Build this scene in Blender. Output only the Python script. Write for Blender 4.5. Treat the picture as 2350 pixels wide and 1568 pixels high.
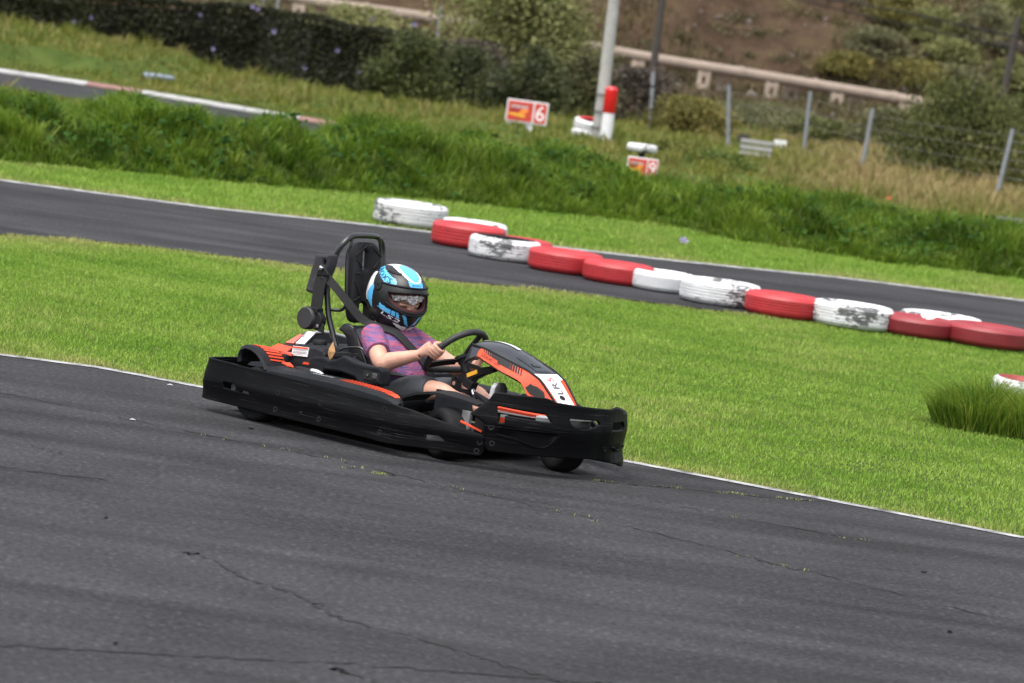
import bpy, bmesh, math, random
import numpy as np
from mathutils import Vector, Matrix
rng = np.random.default_rng(7); random.seed(7)
for o in list(bpy.data.objects): bpy.data.objects.remove(o)
S = bpy.context.scene
COL = S.collection
# ------------------------------------------------------------------ camera
IW, IH, FPX, CH = 2350, 1568, 9000.0, 2.2
ROLL, PITCH = math.radians(7.8), math.atan(750/9000)
F = np.array([0, math.cos(PITCH), -math.sin(PITCH)])
_U = np.array([0, math.sin(PITCH), math.cos(PITCH)]); _R = np.array([1., 0, 0])
RV = math.cos(ROLL)*_R + math.sin(ROLL)*_U
UV = -math.sin(ROLL)*_R + math.cos(ROLL)*_U
CAM = np.array([0, 0, CH])
cam = bpy.data.cameras.new('camera'); co = bpy.data.objects.new('camera', cam); COL.objects.link(co)
co.matrix_world = Matrix(((RV[0], UV[0], -F[0], 0), (RV[1], UV[1], -F[1], 0), (RV[2], UV[2], -F[2], CH), (0, 0, 0, 1)))
cam.sensor_width = 36; cam.lens = 36*FPX/IW; cam.clip_start = .5; cam.clip_end = 2000
cam.dof.use_dof = True; cam.dof.focus_distance = 19.9; cam.dof.aperture_fstop = 4.8
S.camera = co
# ------------------------------------------------------------------ light
SUN_EL, SUN_AZ = math.radians(66), math.radians(-150)     # high and soft behind thin cloud, from behind the viewer and a little left
w = bpy.data.worlds.new('World'); S.world = w; w.use_nodes = True
nt = w.node_tree; bg = nt.nodes['Background']
sky = nt.nodes.new('ShaderNodeTexSky'); sky.sky_type = 'NISHITA'; sky.sun_disc = False
sky.sun_elevation = SUN_EL; sky.sun_rotation = SUN_AZ; sky.air_density = 1.2; sky.dust_density = 4
hs = nt.nodes.new('ShaderNodeHueSaturation'); hs.inputs['Saturation'].default_value = .35   # cloud grey
nt.links.new(sky.outputs[0], hs.inputs['Color']); nt.links.new(hs.outputs[0], bg.inputs[0])
bg.inputs[1].default_value = .14
sl = bpy.data.lights.new('sun', 'SUN'); sl.energy = 1.4; sl.angle = math.radians(55); sl.color = (1, .97, .92)
so = bpy.data.objects.new('sun', sl); COL.objects.link(so)
sd = Vector((math.cos(SUN_EL)*math.sin(SUN_AZ), math.cos(SUN_EL)*math.cos(SUN_AZ), math.sin(SUN_EL)))
so.rotation_euler = sd.to_track_quat('Z', 'Y').to_euler()
vs = S.view_settings; vs.view_transform = 'Standard'; vs.look = 'None'; vs.exposure = 1.18; vs.gamma = 1
# ------------------------------------------------------------------ pixel -> place helpers
def ray(px, py): return F + RV*(px-IW/2)/FPX - UV*(py-IH/2)/FPX
def gnd(px, py, z=0):
    r = ray(px, py); return CAM + r*((z-CH)/r[2])
def at(px, py, Y):
    r = ray(px, py); return CAM + r*(Y/r[1])
# ------------------------------------------------------------------ materials
MATS = {}
def mat(name, col, rough=.5, metal=0, var=.12, vs=8, bump=0, bs=60, coat=0, spec=.5):
    if name in MATS: return MATS[name]
    m = bpy.data.materials.new(name); m.use_nodes = True; n = m.node_tree; b = n.nodes['Principled BSDF']; L = n.links.new
    b.inputs['Roughness'].default_value = rough; b.inputs['Metallic'].default_value = metal
    b.inputs['Coat Weight'].default_value = coat; b.inputs['Specular IOR Level'].default_value = spec
    tc = n.nodes.new('ShaderNodeTexCoord'); nz = n.nodes.new('ShaderNodeTexNoise')
    nz.inputs['Scale'].default_value = vs; nz.inputs['Detail'].default_value = 5
    L(tc.outputs['Object'], nz.inputs['Vector'])
    r = n.nodes.new('ShaderNodeMapRange'); L(nz.outputs['Fac'], r.inputs[0])
    r.inputs[1].default_value = .3; r.inputs[2].default_value = .7
    r.inputs[3].default_value = 1-var; r.inputs[4].default_value = 1+var
    mx = n.nodes.new('ShaderNodeVectorMath'); mx.operation = 'SCALE'; mx.inputs[0].default_value = col[:3]
    L(r.outputs[0], mx.inputs['Scale']); L(mx.outputs[0], b.inputs['Base Color'])
    if bump:
        n2 = n.nodes.new('ShaderNodeTexNoise'); n2.inputs['Scale'].default_value = bs; n2.inputs['Detail'].default_value = 4
        L(tc.outputs['Object'], n2.inputs['Vector'])
        bp = n.nodes.new('ShaderNodeBump'); bp.inputs['Strength'].default_value = bump; bp.inputs['Distance'].default_value = .01
        L(n2.outputs['Fac'], bp.inputs['Height']); L(bp.outputs[0], b.inputs['Normal'])
    MATS[name] = m; return m
def nd(n, t, **kw):
    x = n.nodes.new(t)
    for k, v in kw.items(): setattr(x, k, v)
    return x
def ramp(n, stops, interp='LINEAR'):
    r = n.nodes.new('ShaderNodeValToRGB'); e = r.color_ramp; e.interpolation = interp
    while len(e.elements) < len(stops): e.elements.new(.5)
    for i, (p, c) in enumerate(stops):
        e.elements[i].position = p; e.elements[i].color = (*c, 1) if len(c) == 3 else c
    return r
def noise(n, scale, vec=None, detail=4, rough=.5, stretch=None, rot=None, coord='Object'):
    t = n.nodes.new('ShaderNodeTexNoise'); t.inputs['Scale'].default_value = scale
    t.inputs['Detail'].default_value = detail; t.inputs['Roughness'].default_value = rough
    tc = n.nodes.new('ShaderNodeTexCoord'); o = tc.outputs[coord]
    if stretch or rot:
        mp = n.nodes.new('ShaderNodeMapping'); n.links.new(o, mp.inputs[0]); o = mp.outputs[0]
        if stretch: mp.inputs['Scale'].default_value = stretch
        if rot: mp.inputs['Rotation'].default_value = rot
    n.links.new(o, t.inputs['Vector']); return t
def mixc(n, fac, a, b, blend='MIX'):
    m = n.nodes.new('ShaderNodeMix'); m.data_type = 'RGBA'; m.blend_type = blend
    for s, v in ((m.inputs[0], fac), (m.inputs[6], a), (m.inputs[7], b)):
        if hasattr(v, 'is_linked') or hasattr(v, 'links'): n.links.new(v, s)
        elif isinstance(v, (int, float)): s.default_value = v
        else: s.default_value = (*v, 1)
    return m.outputs[2]
def newmat(name):
    m = bpy.data.materials.new(name); m.use_nodes = True; MATS[name] = m
    return m, m.node_tree, m.node_tree.nodes['Principled BSDF']
def mat_asphalt():
    m, n, b = newmat('asphalt'); L = n.links.new
    f = noise(n, 34, detail=6, rough=.78)
    rf = ramp(n, [(.34, (.016, .016, .017)), (.46, (.032, .032, .034)), (.56, (.043, .043, .0455)), (.68, (.10, .10, .104))]); L(f.outputs['Fac'], rf.inputs[0])
    p = noise(n, .9, detail=5, rough=.6); rp = ramp(n, [(.32, (.74, .74, .75)), (.68, (1.16, 1.16, 1.17))]); L(p.outputs['Fac'], rp.inputs[0])
    c = mixc(n, 1, rf.outputs[0], rp.outputs[0], 'MULTIPLY')
    s = noise(n, 1, detail=4, stretch=(.22, 2.6, 1), rot=(0, 0, math.radians(28))); rs = ramp(n, [(.33, (.66, .66, .66)), (.58, (1.1, 1.1, 1.1))]); L(s.outputs['Fac'], rs.inputs[0])
    c = mixc(n, 1, c, rs.outputs[0], 'MULTIPLY')
    L(c, b.inputs['Base Color']); b.inputs['Roughness'].default_value = .9; b.inputs['Specular IOR Level'].default_value = .10
    bp = nd(n, 'ShaderNodeBump'); bp.inputs['Strength'].default_value = .5; bp.inputs['Distance'].default_value = .006
    L(f.outputs['Fac'], bp.inputs['Height']); L(bp.outputs[0], b.inputs['Normal']); return m
def mat_plastic(name, base, scr, amount=.6, rough=.42, stretch=(2.2, 2.2, 60)):
    m, n, b = newmat(name); L = n.links.new
    s = noise(n, 1, detail=6, rough=.7, stretch=stretch); rs = ramp(n, [(amount, (0, 0, 0)), (amount+.16, (1, 1, 1))]); L(s.outputs['Fac'], rs.inputs[0])
    k = noise(n, 3, detail=3); rk = ramp(n, [(.4, (0, 0, 0)), (.72, (1, 1, 1))]); L(k.outputs['Fac'], rk.inputs[0])
    f = nd(n, 'ShaderNodeMath', operation='MULTIPLY'); L(rs.outputs[0], f.inputs[0]); L(rk.outputs[0], f.inputs[1])
    v = noise(n, 5); rv = ramp(n, [(.3, tuple(x*.7 for x in base)), (.7, tuple(x*1.3 for x in base))]); L(v.outputs['Fac'], rv.inputs[0])
    L(mixc(n, f.outputs[0], rv.outputs[0], scr), b.inputs['Base Color'])
    rr = nd(n, 'ShaderNodeMapRange'); L(s.outputs['Fac'], rr.inputs[0]); rr.inputs[3].default_value = rough-.08; rr.inputs[4].default_value = rough+.22
    L(rr.outputs[0], b.inputs['Roughness']); b.inputs['Specular IOR Level'].default_value = .10
    bp = nd(n, 'ShaderNodeBump'); bp.inputs['Strength'].default_value = .10; bp.inputs['Distance'].default_value = .002
    L(s.outputs['Fac'], bp.inputs['Height']); L(bp.outputs[0], b.inputs['Normal']); return m
def mat_paint(name, col, under, wear, rough=.5, seed=0):
    # brush paint on rubber, worn through in blotches
    m, n, b = newmat(name); L = n.links.new
    s = noise(n, 13, detail=8, rough=.75, stretch=(1, 1, 2.6))
    t = noise(n, 2.3, detail=2); a = nd(n, 'ShaderNodeMath', operation='MULTIPLY_ADD'); L(t.outputs['Fac'], a.inputs[0]); a.inputs[1].default_value = .7; L(s.outputs['Fac'], a.inputs[2])
    oi = nd(n, 'ShaderNodeObjectInfo'); a2 = nd(n, 'ShaderNodeMath', operation='MULTIPLY_ADD'); L(oi.outputs['Random'], a2.inputs[0]); a2.inputs[1].default_value = .08; L(a.outputs[0], a2.inputs[2])
    r = ramp(n, [(wear, (0, 0, 0)), (wear+.05, (1, 1, 1))]); L(a2.outputs[0], r.inputs[0])
    v = noise(n, 4, detail=5); rv = ramp(n, [(.3, tuple(x*.82 for x in col)), (.7, tuple(min(1, x*1.06) for x in col))]); L(v.outputs['Fac'], rv.inputs[0])
    L(mixc(n, r.outputs[0], rv.outputs[0], under), b.inputs['Base Color'])
    b.inputs['Roughness'].default_value = rough
    bp = nd(n, 'ShaderNodeBump'); bp.inputs['Strength'].default_value = .35; bp.inputs['Distance'].default_value = .006
    L(s.outputs['Fac'], bp.inputs['Height']); L(bp.outputs[0], b.inputs['Normal']); return m
def mat_leaf(name, cols, patch=.5, transl=.3, dry=None, rough=.6, spread=.6, patchk=1.5):
    # cols: dark, mid, light; each leaf picks its own tone, patches shift it
    m, n, b = newmat(name); L = n.links.new
    g = nd(n, 'ShaderNodeNewGeometry'); p = noise(n, patch, detail=4, rough=.6)
    a = nd(n, 'ShaderNodeMath', operation='MULTIPLY_ADD'); L(p.outputs['Fac'], a.inputs[0]); a.inputs[1].default_value = patchk; a.inputs[2].default_value = .15-.5*patchk
    a2 = nd(n, 'ShaderNodeMath', operation='MULTIPLY_ADD'); L(g.outputs['Random Per Island'], a2.inputs[0]); a2.inputs[1].default_value = spread; a2.use_clamp = True; L(a.outputs[0], a2.inputs[2])
    r = ramp(n, [(0, cols[0]), (.5, cols[1]), (1, cols[2])]); L(a2.outputs[0], r.inputs[0]); c = r.outputs[0]
    if dry:
        at_ = nd(n, 'ShaderNodeAttribute', attribute_name='dry'); c = mixc(n, at_.outputs['Fac'], c, dry)
    L(c, b.inputs['Base Color']); b.inputs['Roughness'].default_value = rough; b.inputs['Specular IOR Level'].default_value = .25
    tr = nd(n, 'ShaderNodeBsdfTranslucent'); L(c, tr.inputs['Color'])
    mx = nd(n, 'ShaderNodeMixShader'); mx.inputs[0].default_value = transl
    out = [x for x in n.nodes if x.type == 'OUTPUT_MATERIAL'][0]
    L(b.outputs[0], mx.inputs[1]); L(tr.outputs[0], mx.inputs[2]); L(mx.outputs[0], out.inputs[0]); return m
def mat_soil(name, stops, s1=.5, s2=6):
    m, n, b = newmat(name); L = n.links.new
    p = noise(n, s1, detail=8, rough=.65); q = noise(n, s2, detail=6, rough=.7)
    a = nd(n, 'ShaderNodeMath', operation='MULTIPLY_ADD'); L(q.outputs['Fac'], a.inputs[0]); a.inputs[1].default_value = .5
    s = nd(n, 'ShaderNodeMath', operation='MULTIPLY_ADD'); L(p.outputs['Fac'], s.inputs[0]); s.inputs[1].default_value = 1.2; s.inputs[2].default_value = -.35; L(s.outputs[0], a.inputs[2])
    r = ramp(n, stops); L(a.outputs[0], r.inputs[0]); L(r.outputs[0], b.inputs['Base Color']); b.inputs['Roughness'].default_value = .95
    b.inputs['Specular IOR Level'].default_value = .1
    bp = nd(n, 'ShaderNodeBump'); bp.inputs['Strength'].default_value = .6; bp.inputs['Distance'].default_value = .1
    L(q.outputs['Fac'], bp.inputs['Height']); L(bp.outputs[0], b.inputs['Normal']); return m

ASPHALT = mat_asphalt()
BLACKP = mat_plastic('scratched_black_plastic', (.0022, .0022, .0027), (.075, .075, .078), .56, .38, (3, 3, 150))
GREYP = mat_plastic('dark_grey_plastic', (.016, .017, .020), (.07, .07, .07), .60, .5)
FLATBLACK = mat('matt_black', (.008, .008, .009), .6, var=.2, spec=.25)
TUBEBLACK = mat('black_powder_coat', (.012, .012, .013), .32, var=.15, coat=.2)
GLOSSBLACK = mat('gloss_black', (.009, .009, .011), .34, spec=.4)
COWLBLACK = mat('cowl_black', (.018, .019, .023), .30, var=.1, coat=.25)
RUBBER = mat('tyre_rubber', (.011, .011, .012), .8, spec=.2, var=.25, bump=.3, bs=90)
ORANGE = mat('orange_decal', (.60, .062, .022), .5, var=.06, spec=.25)
WHITE = mat('white_decal', (.75, .75, .76), .35, var=.04)
WHITEDULL = mat('white_paint', (.62, .62, .63), .6, var=.1)
CHROME = mat('chrome', (.78, .78, .80), .12, 1, var=.04)
STEEL = mat('grey_steel', (.30, .30, .31), .4, 1, var=.1)
YELLOW = mat('yellow_label', (.75, .38, .03), .5)
BELT = mat('belt_webbing', (.009, .009, .010), .8, bump=.3, bs=200)
HBLUE = mat('helmet_blue', (0.085, 0.391, 0.697), .22, var=.04, coat=.5)
HWHITE = mat('helmet_white', (.76, .77, .78), .22, var=.03, coat=.5)
LINERRED = mat('helmet_liner', (.055, .009, .010), .8)
SKIN = mat('skin', (0.493, 0.264, 0.191), .55, var=.13, vs=22, bump=.12, bs=120)
SHORTS = mat('shorts_cloth', (.038, .041, .048), .85, var=.2, vs=20, bump=.4, bs=25)
# ------------------------------------------------------------------ object helpers
def link(o, parent=None):
    COL.objects.link(o)
    if parent: o.parent = parent
    return o
def tag(o, label=None, cat=None, group=None, kind=None):
    for k, v in (('label', label), ('category', cat), ('group', group), ('kind', kind)):
        if v: o[k] = v
    return o
def thing(name, label, cat, loc=(0, 0, 0), rz=0, group=None):
    o = link(bpy.data.objects.new(name, None)); o.location = loc; o.rotation_euler = (0, 0, rz); o.empty_display_size = .1
    return tag(o, label, cat, group)
def dup(root, loc, rz, label, group=None):
    r = root.copy(); link(r); r.location = loc; r.rotation_euler = (0, 0, rz); r['label'] = label
    if group: r['group'] = group
    for ch in list(root.children):
        c = ch.copy(); link(c, r)
        for g in ch.children: link(g.copy(), c)
    return r
class MB:
    def __init__(s): s.v, s.f, s.m = [], [], []
    def add(s, vs, fs, mi=0):
        b = len(s.v); s.v += [tuple(map(float, v)) for v in vs]; s.f += [tuple(i+b for i in f) for f in fs]
        s.m += mi if isinstance(mi, list) else [mi]*len(fs); return s
    def box(s, c, d, R=None, mi=0):
        c = np.array(c); d = np.array(d)/2
        vs = [np.array((x, y, z))*d for x in (-1, 1) for y in (-1, 1) for z in (-1, 1)]
        if R is not None: vs = [np.array(R) @ v for v in vs]
        return s.add([c+v for v in vs], [(0, 1, 3, 2), (4, 6, 7, 5), (0, 4, 5, 1), (2, 3, 7, 6), (0, 2, 6, 4), (1, 5, 7, 3)], mi)
    def loft(s, rings, closed=False, caps=True, mi=0):
        n = len(rings[0]); vs = [p for r in rings for p in r]; fs = []
        k = len(rings)
        for i in range(k if closed else k-1):
            for j in range(n):
                a, b_ = i*n+j, i*n+(j+1) % n; c, d = ((i+1) % k)*n+(j+1) % n, ((i+1) % k)*n+j
                fs.append((a, b_, c, d))
        if caps and not closed: fs += [tuple(range(n))[::-1], tuple(range((k-1)*n, k*n))]
        return s.add(vs, fs, mi)
    def tube(s, path, r, n=10, closed=False, flat=None, up=None, mi=0, caps=True):
        path = [np.array(p, float) for p in path]; k = len(path)
        rs = r if hasattr(r, '__len__') else [r]*k; rings = []; prev = np.array(up if up is not None else (0, 0, 1.))
        for i, p in enumerate(path):
            a = path[i-1] if (i or closed) else p; b_ = path[(i+1) % k] if (i < k-1 or closed) else p
            t = b_-a; t /= np.linalg.norm(t)
            u = prev - t*(prev @ t)
            if np.linalg.norm(u) < 1e-4: u = np.cross(t, (1, 0, 0.01))
            u /= np.linalg.norm(u); w_ = np.cross(t, u)
            if up is None: prev = u
            ri = rs[i]; rx, ry = (ri if hasattr(ri, '__len__') else (ri, ri))
            if flat: rx, ry = flat
            rings.append([p + u*rx*math.cos(q) + w_*ry*math.sin(q) for q in np.linspace(0, 2*math.pi, n, endpoint=False)])
        return s.loft(rings, closed, caps, mi)
    def strap(s, path, wid, th, up):
        path = [np.array(p, float) for p in path]; rings = []
        ups = up if isinstance(up, list) else [up]*len(path)
        for i, p in enumerate(path):
            t = path[min(i+1, len(path)-1)]-path[max(i-1, 0)]; t /= np.linalg.norm(t)
            nn = np.array(ups[i], float); nn -= t*(nn @ t); nn /= np.linalg.norm(nn); q = np.cross(t, nn)
            rings.append([p+q*wid/2+nn*th/2, p-q*wid/2+nn*th/2, p-q*wid/2-nn*th/2, p+q*wid/2-nn*th/2])
        return s.loft(rings)
    def lathe(s, prof, c=(0, 0, 0), axis='z', n=32, mi=0, closed=True):
        rings = []
        for q in np.linspace(0, 2*math.pi, n, endpoint=False):
            cs, sn = math.cos(q), math.sin(q)
            P = [{'z': (r*cs, r*sn, h), 'y': (r*cs, h, r*sn), 'x': (h, r*cs, r*sn)}[axis] for r, h in prof]
            rings.append([np.array(c)+np.array(p) for p in P])
        k = len(prof); vs = [p for r in rings for p in r]; fs = []; ml = []
        for i in range(n):
            for j in range(k if closed else k-1):
                fs.append((i*k+j, i*k+(j+1) % k, ((i+1) % n)*k+(j+1) % k, ((i+1) % n)*k+j)); ml.append(mi[j] if isinstance(mi, list) else mi)
        return s.add(vs, fs, ml)
    def poly(s, pts, th, n, mi=0):
        # flat decal: polygon with thickness along n
        n = np.array(n, float); n /= np.linalg.norm(n); a = [np.array(p)+n*th for p in pts]; b_ = [np.array(p)-n*th for p in pts]; k = len(pts)
        return s.add(a+b_, [tuple(range(k)), tuple(range(k, 2*k))[::-1]]+[(i, k+i, k+(i+1) % k, (i+1) % k) for i in range(k)], mi)
    def build(s, name, mats, parent=None, smooth=40, bevel=0, loc=None):
        me = bpy.data.meshes.new(name); me.from_pydata(s.v, [], s.f); return finish(me, name, mats, parent, smooth, bevel, s.m, loc)
def finish(me, name, mats, parent=None, smooth=40, bevel=0, mi=None, loc=None):
    bm = bmesh.new(); bm.from_mesh(me)
    if mi:
        bm.faces.ensure_lookup_table()
        for f, i in zip(bm.faces, mi): f.material_index = i
    bmesh.ops.recalc_face_normals(bm, faces=bm.faces); bm.to_mesh(me); bm.free()
    for m in (mats if isinstance(mats, (list, tuple)) else [mats]): me.materials.append(m)
    o = bpy.data.objects.new(name, me); link(o, parent)
    if smooth:
        me.polygons.foreach_set('use_smooth', [True]*len(me.polygons)); me.set_sharp_from_angle(angle=math.radians(smooth))
    if bevel:
        b = o.modifiers.new('bevel', 'BEVEL'); b.width = bevel; b.segments = 2; b.limit_method = 'ANGLE'; b.angle_limit = math.radians(35)
    if loc is not None: o.location = loc
    return o
def fast(name, V, T, m, parent=None, attr=None):
    me = bpy.data.meshes.new(name); V = np.asarray(V, np.float32); T = np.asarray(T, np.int32); k = T.shape[1]
    me.vertices.add(len(V)); me.vertices.foreach_set('co', V.ravel())
    me.loops.add(T.size); me.loops.foreach_set('vertex_index', T.ravel())
    me.polygons.add(len(T)); me.polygons.foreach_set('loop_start', np.arange(0, T.size, k, dtype=np.int32))
    me.update(calc_edges=True); me.materials.append(m)
    if attr is not None:
        a = me.attributes.new('dry', 'FLOAT', 'POINT'); a.data.foreach_set('value', np.asarray(attr, np.float32))
    return link(bpy.data.objects.new(name, me), parent)
def plate2d(outline, holes, th, bevel, mapf, cuts):
    # closed outline with holes in (t,z), given thickness, sliced along t and bent by mapf(t,z,n)
    cu = bpy.data.curves.new('c', 'CURVE'); cu.dimensions = '2D'; cu.fill_mode = 'BOTH'; cu.extrude = th/2-bevel; cu.bevel_depth = bevel; cu.bevel_resolution = 1; cu.offset = -bevel
    for pts in [outline]+holes:
        sp = cu.splines.new('POLY'); sp.points.add(len(pts)-1); sp.use_cyclic_u = True
        for p, q in zip(sp.points, pts): p.co = (q[0], q[1], 0, 1)
    o = link(bpy.data.objects.new('c', cu)); dg = bpy.context.evaluated_depsgraph_get(); me = bpy.data.meshes.new_from_object(o.evaluated_get(dg))
    bpy.data.objects.remove(o); bpy.data.curves.remove(cu)
    bm = bmesh.new(); bm.from_mesh(me); bmesh.ops.remove_doubles(bm, verts=bm.verts, dist=1e-5)
    for c in cuts: bmesh.ops.bisect_plane(bm, geom=bm.verts[:]+bm.edges[:]+bm.faces[:], plane_co=(c, 0, 0), plane_no=(1, 0, 0), dist=1e-5)
    for v in bm.verts: v.co = Vector(mapf(v.co.x, v.co.y, v.co.z))
    bm.to_mesh(me); bm.free(); return me
def rounded(pts, r=.012, n=3):
    out = []; k = len(pts)
    for i in range(k):
        p = np.array(pts[i], float); a = np.array(pts[i-1], float); b_ = np.array(pts[(i+1) % k], float)
        da, db = a-p, b_-p; la, lb = np.linalg.norm(da), np.linalg.norm(db); d = min(r, la*.45, lb*.45)
        s_, e = p+da/la*d, p+db/lb*d
        for t in np.linspace(0, 1, n+1): out.append(tuple((1-t)**2*s_+2*t*(1-t)*p+t*t*e))
    return out
def planmap(plan):
    pl = np.array(plan, float); sg = np.linalg.norm(np.diff(pl, axis=0), axis=1); s0 = np.concatenate([[0], np.cumsum(sg)])
    nr = []
    for i in range(len(pl)):
        t = pl[min(i+1, len(pl)-1)]-pl[max(i-1, 0)]; t /= np.linalg.norm(t); nr.append((t[1], -t[0]))
    nr = np.array(nr)
    def f(s):
        x = np.array([np.interp(s, s0, pl[:, k]) for k in (0, 1)])
        if s < 0: x = pl[0]+(pl[1]-pl[0])/sg[0]*s
        if s > s0[-1]: x = pl[-1]+(pl[-1]-pl[-2])/sg[-1]*(s-s0[-1])
        nn = np.array([np.interp(s, s0, nr[:, k]) for k in (0, 1)]); return x, nn/np.linalg.norm(nn)
    return f, s0
def text2d(txt, size=1.0, spacing=1.0):
    cu = bpy.data.curves.new('t', 'FONT'); cu.body = txt; cu.size = size; cu.space_character = spacing; cu.fill_mode = 'FRONT'; cu.resolution_u = 2
    o = link(bpy.data.objects.new('t', cu)); dg = bpy.context.evaluated_depsgraph_get(); me = o.evaluated_get(dg).to_mesh()
    v = np.array([x.co[:2] for x in me.vertices]); f = [tuple(p.vertices) for p in me.polygons]; bpy.data.objects.remove(o)
    mn, mx = v.min(0), v.max(0); return (v-mn)/(mx[1]-mn[1]), f, (mx[0]-mn[0])/(mx[1]-mn[1])   # height 1
def text_on(mb, txt, org, U, V, height, width=None, shear=0, lift=None, mi=0, bold=0):
    v, f, asp = text2d(txt); U = np.array(U, float); U /= np.linalg.norm(U); V = np.array(V, float); V /= np.linalg.norm(V)
    sx = (width/asp) if width else height
    n = np.cross(U, V); n = n if lift is None else np.array(lift); pts = []
    for x, y in v: pts.append(np.array(org)+U*(x*sx+shear*y*height)+V*y*height)
    mb.add(pts, f, mi)
def cat(pts, n=8, closed=False):
    pts = [np.array(p, float) for p in pts]; k = len(pts); out = []
    for i in range(k if closed else k-1):
        g = (lambda j: pts[j % k]) if closed else (lambda j: pts[min(max(j, 0), k-1)])
        a, b_, c, d = g(i-1), g(i), g(i+1), g(i+2)
        for t in np.linspace(0, 1, n, endpoint=False):
            out.append(.5*(2*b_+(c-a)*t+(2*a-5*b_+4*c-d)*t*t+(3*b_-a-3*c+d)*t**3))
    if not closed: out.append(pts[-1])
    return out
def remeshed(mb, voxel, smooth_it, name, mats, parent):
    me = bpy.data.meshes.new(name); me.from_pydata(mb.v, [], mb.f); bm = bmesh.new(); bm.from_mesh(me)
    bmesh.ops.recalc_face_normals(bm, faces=bm.faces); bm.to_mesh(me); bm.free()
    o = link(bpy.data.objects.new(name, me)); r = o.modifiers.new('r', 'REMESH'); r.mode = 'VOXEL'; r.voxel_size = voxel; r.use_smooth_shade = True
    s_ = o.modifiers.new('s', 'SMOOTH'); s_.iterations = smooth_it; s_.factor = .5
    dg = bpy.context.evaluated_depsgraph_get(); m2 = bpy.data.meshes.new_from_object(o.evaluated_get(dg)); bpy.data.objects.remove(o)
    for m in (mats if isinstance(mats, (list, tuple)) else [mats]): m2.materials.append(m)
    m2.polygons.foreach_set('use_smooth', [True]*len(m2.polygons)); m2.name = name
    return link(bpy.data.objects.new(name, m2), parent)
# ================================================================== GROUND, TRACKS
def gl(pts, ext=(14, 14)):
    P = [gnd(*p)[:2] for p in pts]
    d0 = P[0]-P[1]; d0 /= np.linalg.norm(d0); d1 = P[-1]-P[-2]; d1 /= np.linalg.norm(d1)
    return np.array([P[0]+d0*ext[0]]+P+[P[-1]+d1*ext[1]])
def fx(P): return lambda x: np.interp(x, P[:, 0], P[:, 1])
EDGE = gl([(0, 812), (240, 843), (470, 888), (900, 962), (1420, 1053), (1900, 1145), (2350, 1232)])
INF = gl([(0, 537), (300, 560), (600, 597), (980, 640), (1300, 668), (1492, 694), (1747, 724), (2014, 754), (2350, 786)])
WL = gl([(0, 412), (500, 478), (850, 515), (1100, 545), (1492, 591), (1711, 614), (1930, 636), (2350, 689)])
BB = gl([(0, 372), (300, 396), (600, 427), (850, 446), (1190, 480), (1549, 520), (1711, 556), (1966, 595), (2350, 643)])
KERB = gl([(0, 167), (320, 215), (660, 272)], (14, 3)); FTR = gl([(0, 199), (215, 233), (560, 290)], (14, 3))
edge, inf, wl, bb = fx(EDGE), fx(INF), fx(WL), fx(BB); kerbf, ftr = fx(KERB), fx(FTR)
MOUND = []     # x, y, rx, ry, h
for px, py, Y, rx, ry in ((20, 92, 84, 2.2, 2.5), (130, 108, 83, 1.6, 2), (225, 145, 82, 1.0, 1.6), (-200, 80, 85, 3, 3), (440, 182, 80, 1.0, 2), (560, 195, 79, .9, 2), (640, 205, 78, .8, 1.6), (760, 213, 77, .8, 1.6), (850, 218, 76, .9, 1.6), (955, 243, 75, .8, 1.6),
                             (1060, 262, 73, .8, 1.6), (1135, 272, 71, .8, 1.6), (1230, 306, 68, .9, 1.8), (1320, 322, 66, 1.0, 1.8), (1420, 350, 63, 1.0, 2), (1560, 352, 70, .8, 2), (1640, 378, 66, .7, 1.5), (1700, 400, 63, .8, 1.5), (1800, 425, 61, .8, 1.6), (1950, 452, 59, 1.4, 2)):
    p = at(px, py, Y); MOUND.append((p[0], p[1], rx, ry, max(.05, p[2]-.03)))
RF_ = [gnd(*p) for p in ((-260, 115), (0, 147), (117, 156), (234, 176), (300, 188))]; RX = np.array([p[0] for p in RF_]); RF = np.array([p[1] for p in RF_])
RZ = np.array([.40, .36, .33, .26, .0])
def H(x, y):
    x = np.asarray(x, float); y = np.asarray(y, float); t = y-bb(x)
    lump = .12*np.sin(x*1.7+1)*np.cos(y*.9)+.10*np.sin(x*3.9+y*1.3)+.07*np.sin(x*7.3+y*3.1)*np.cos(y*2.3)
    up = np.clip(t/1.25, 0, 1); up = up*up*(3-2*up); dn = np.clip((t-3.2)/4.5, 0, 1); dn = dn*dn*(3-2*dn)
    z = (.40+lump-.15*np.clip((x+.6)/2, 0, 1))*up*(1-dn)
    mz = 0
    for mx, my, rx, ry, h in MOUND: mz = np.maximum(mz, h*np.exp(-((x-mx)/rx)**2-((y-my)/ry)**2))
    z = z+mz
    z = z+.05*np.sin(x*2.1+.7*np.sin(y*.8))*np.sin(y*1.1)*np.clip((y-52)/6, 0, 1)
    zr = np.interp(x, RX, RZ, left=RZ[0], right=0); fr = np.interp(x, RX, RF); rr = np.clip((y-fr)/.9, 0, 1); z = np.maximum(z, np.where(x < RX[-1], zr*rr*rr*(3-2*rr), 0))
    z = z-.06*np.exp(-((x-1.55)/.8)**2)*up*(t < 8)
    onfar = (y > ftr(x)-1.5) & (y < kerbf(x)+.6) & (x < -3); z = np.where(onfar, 0, z)
    return z-.014
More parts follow.
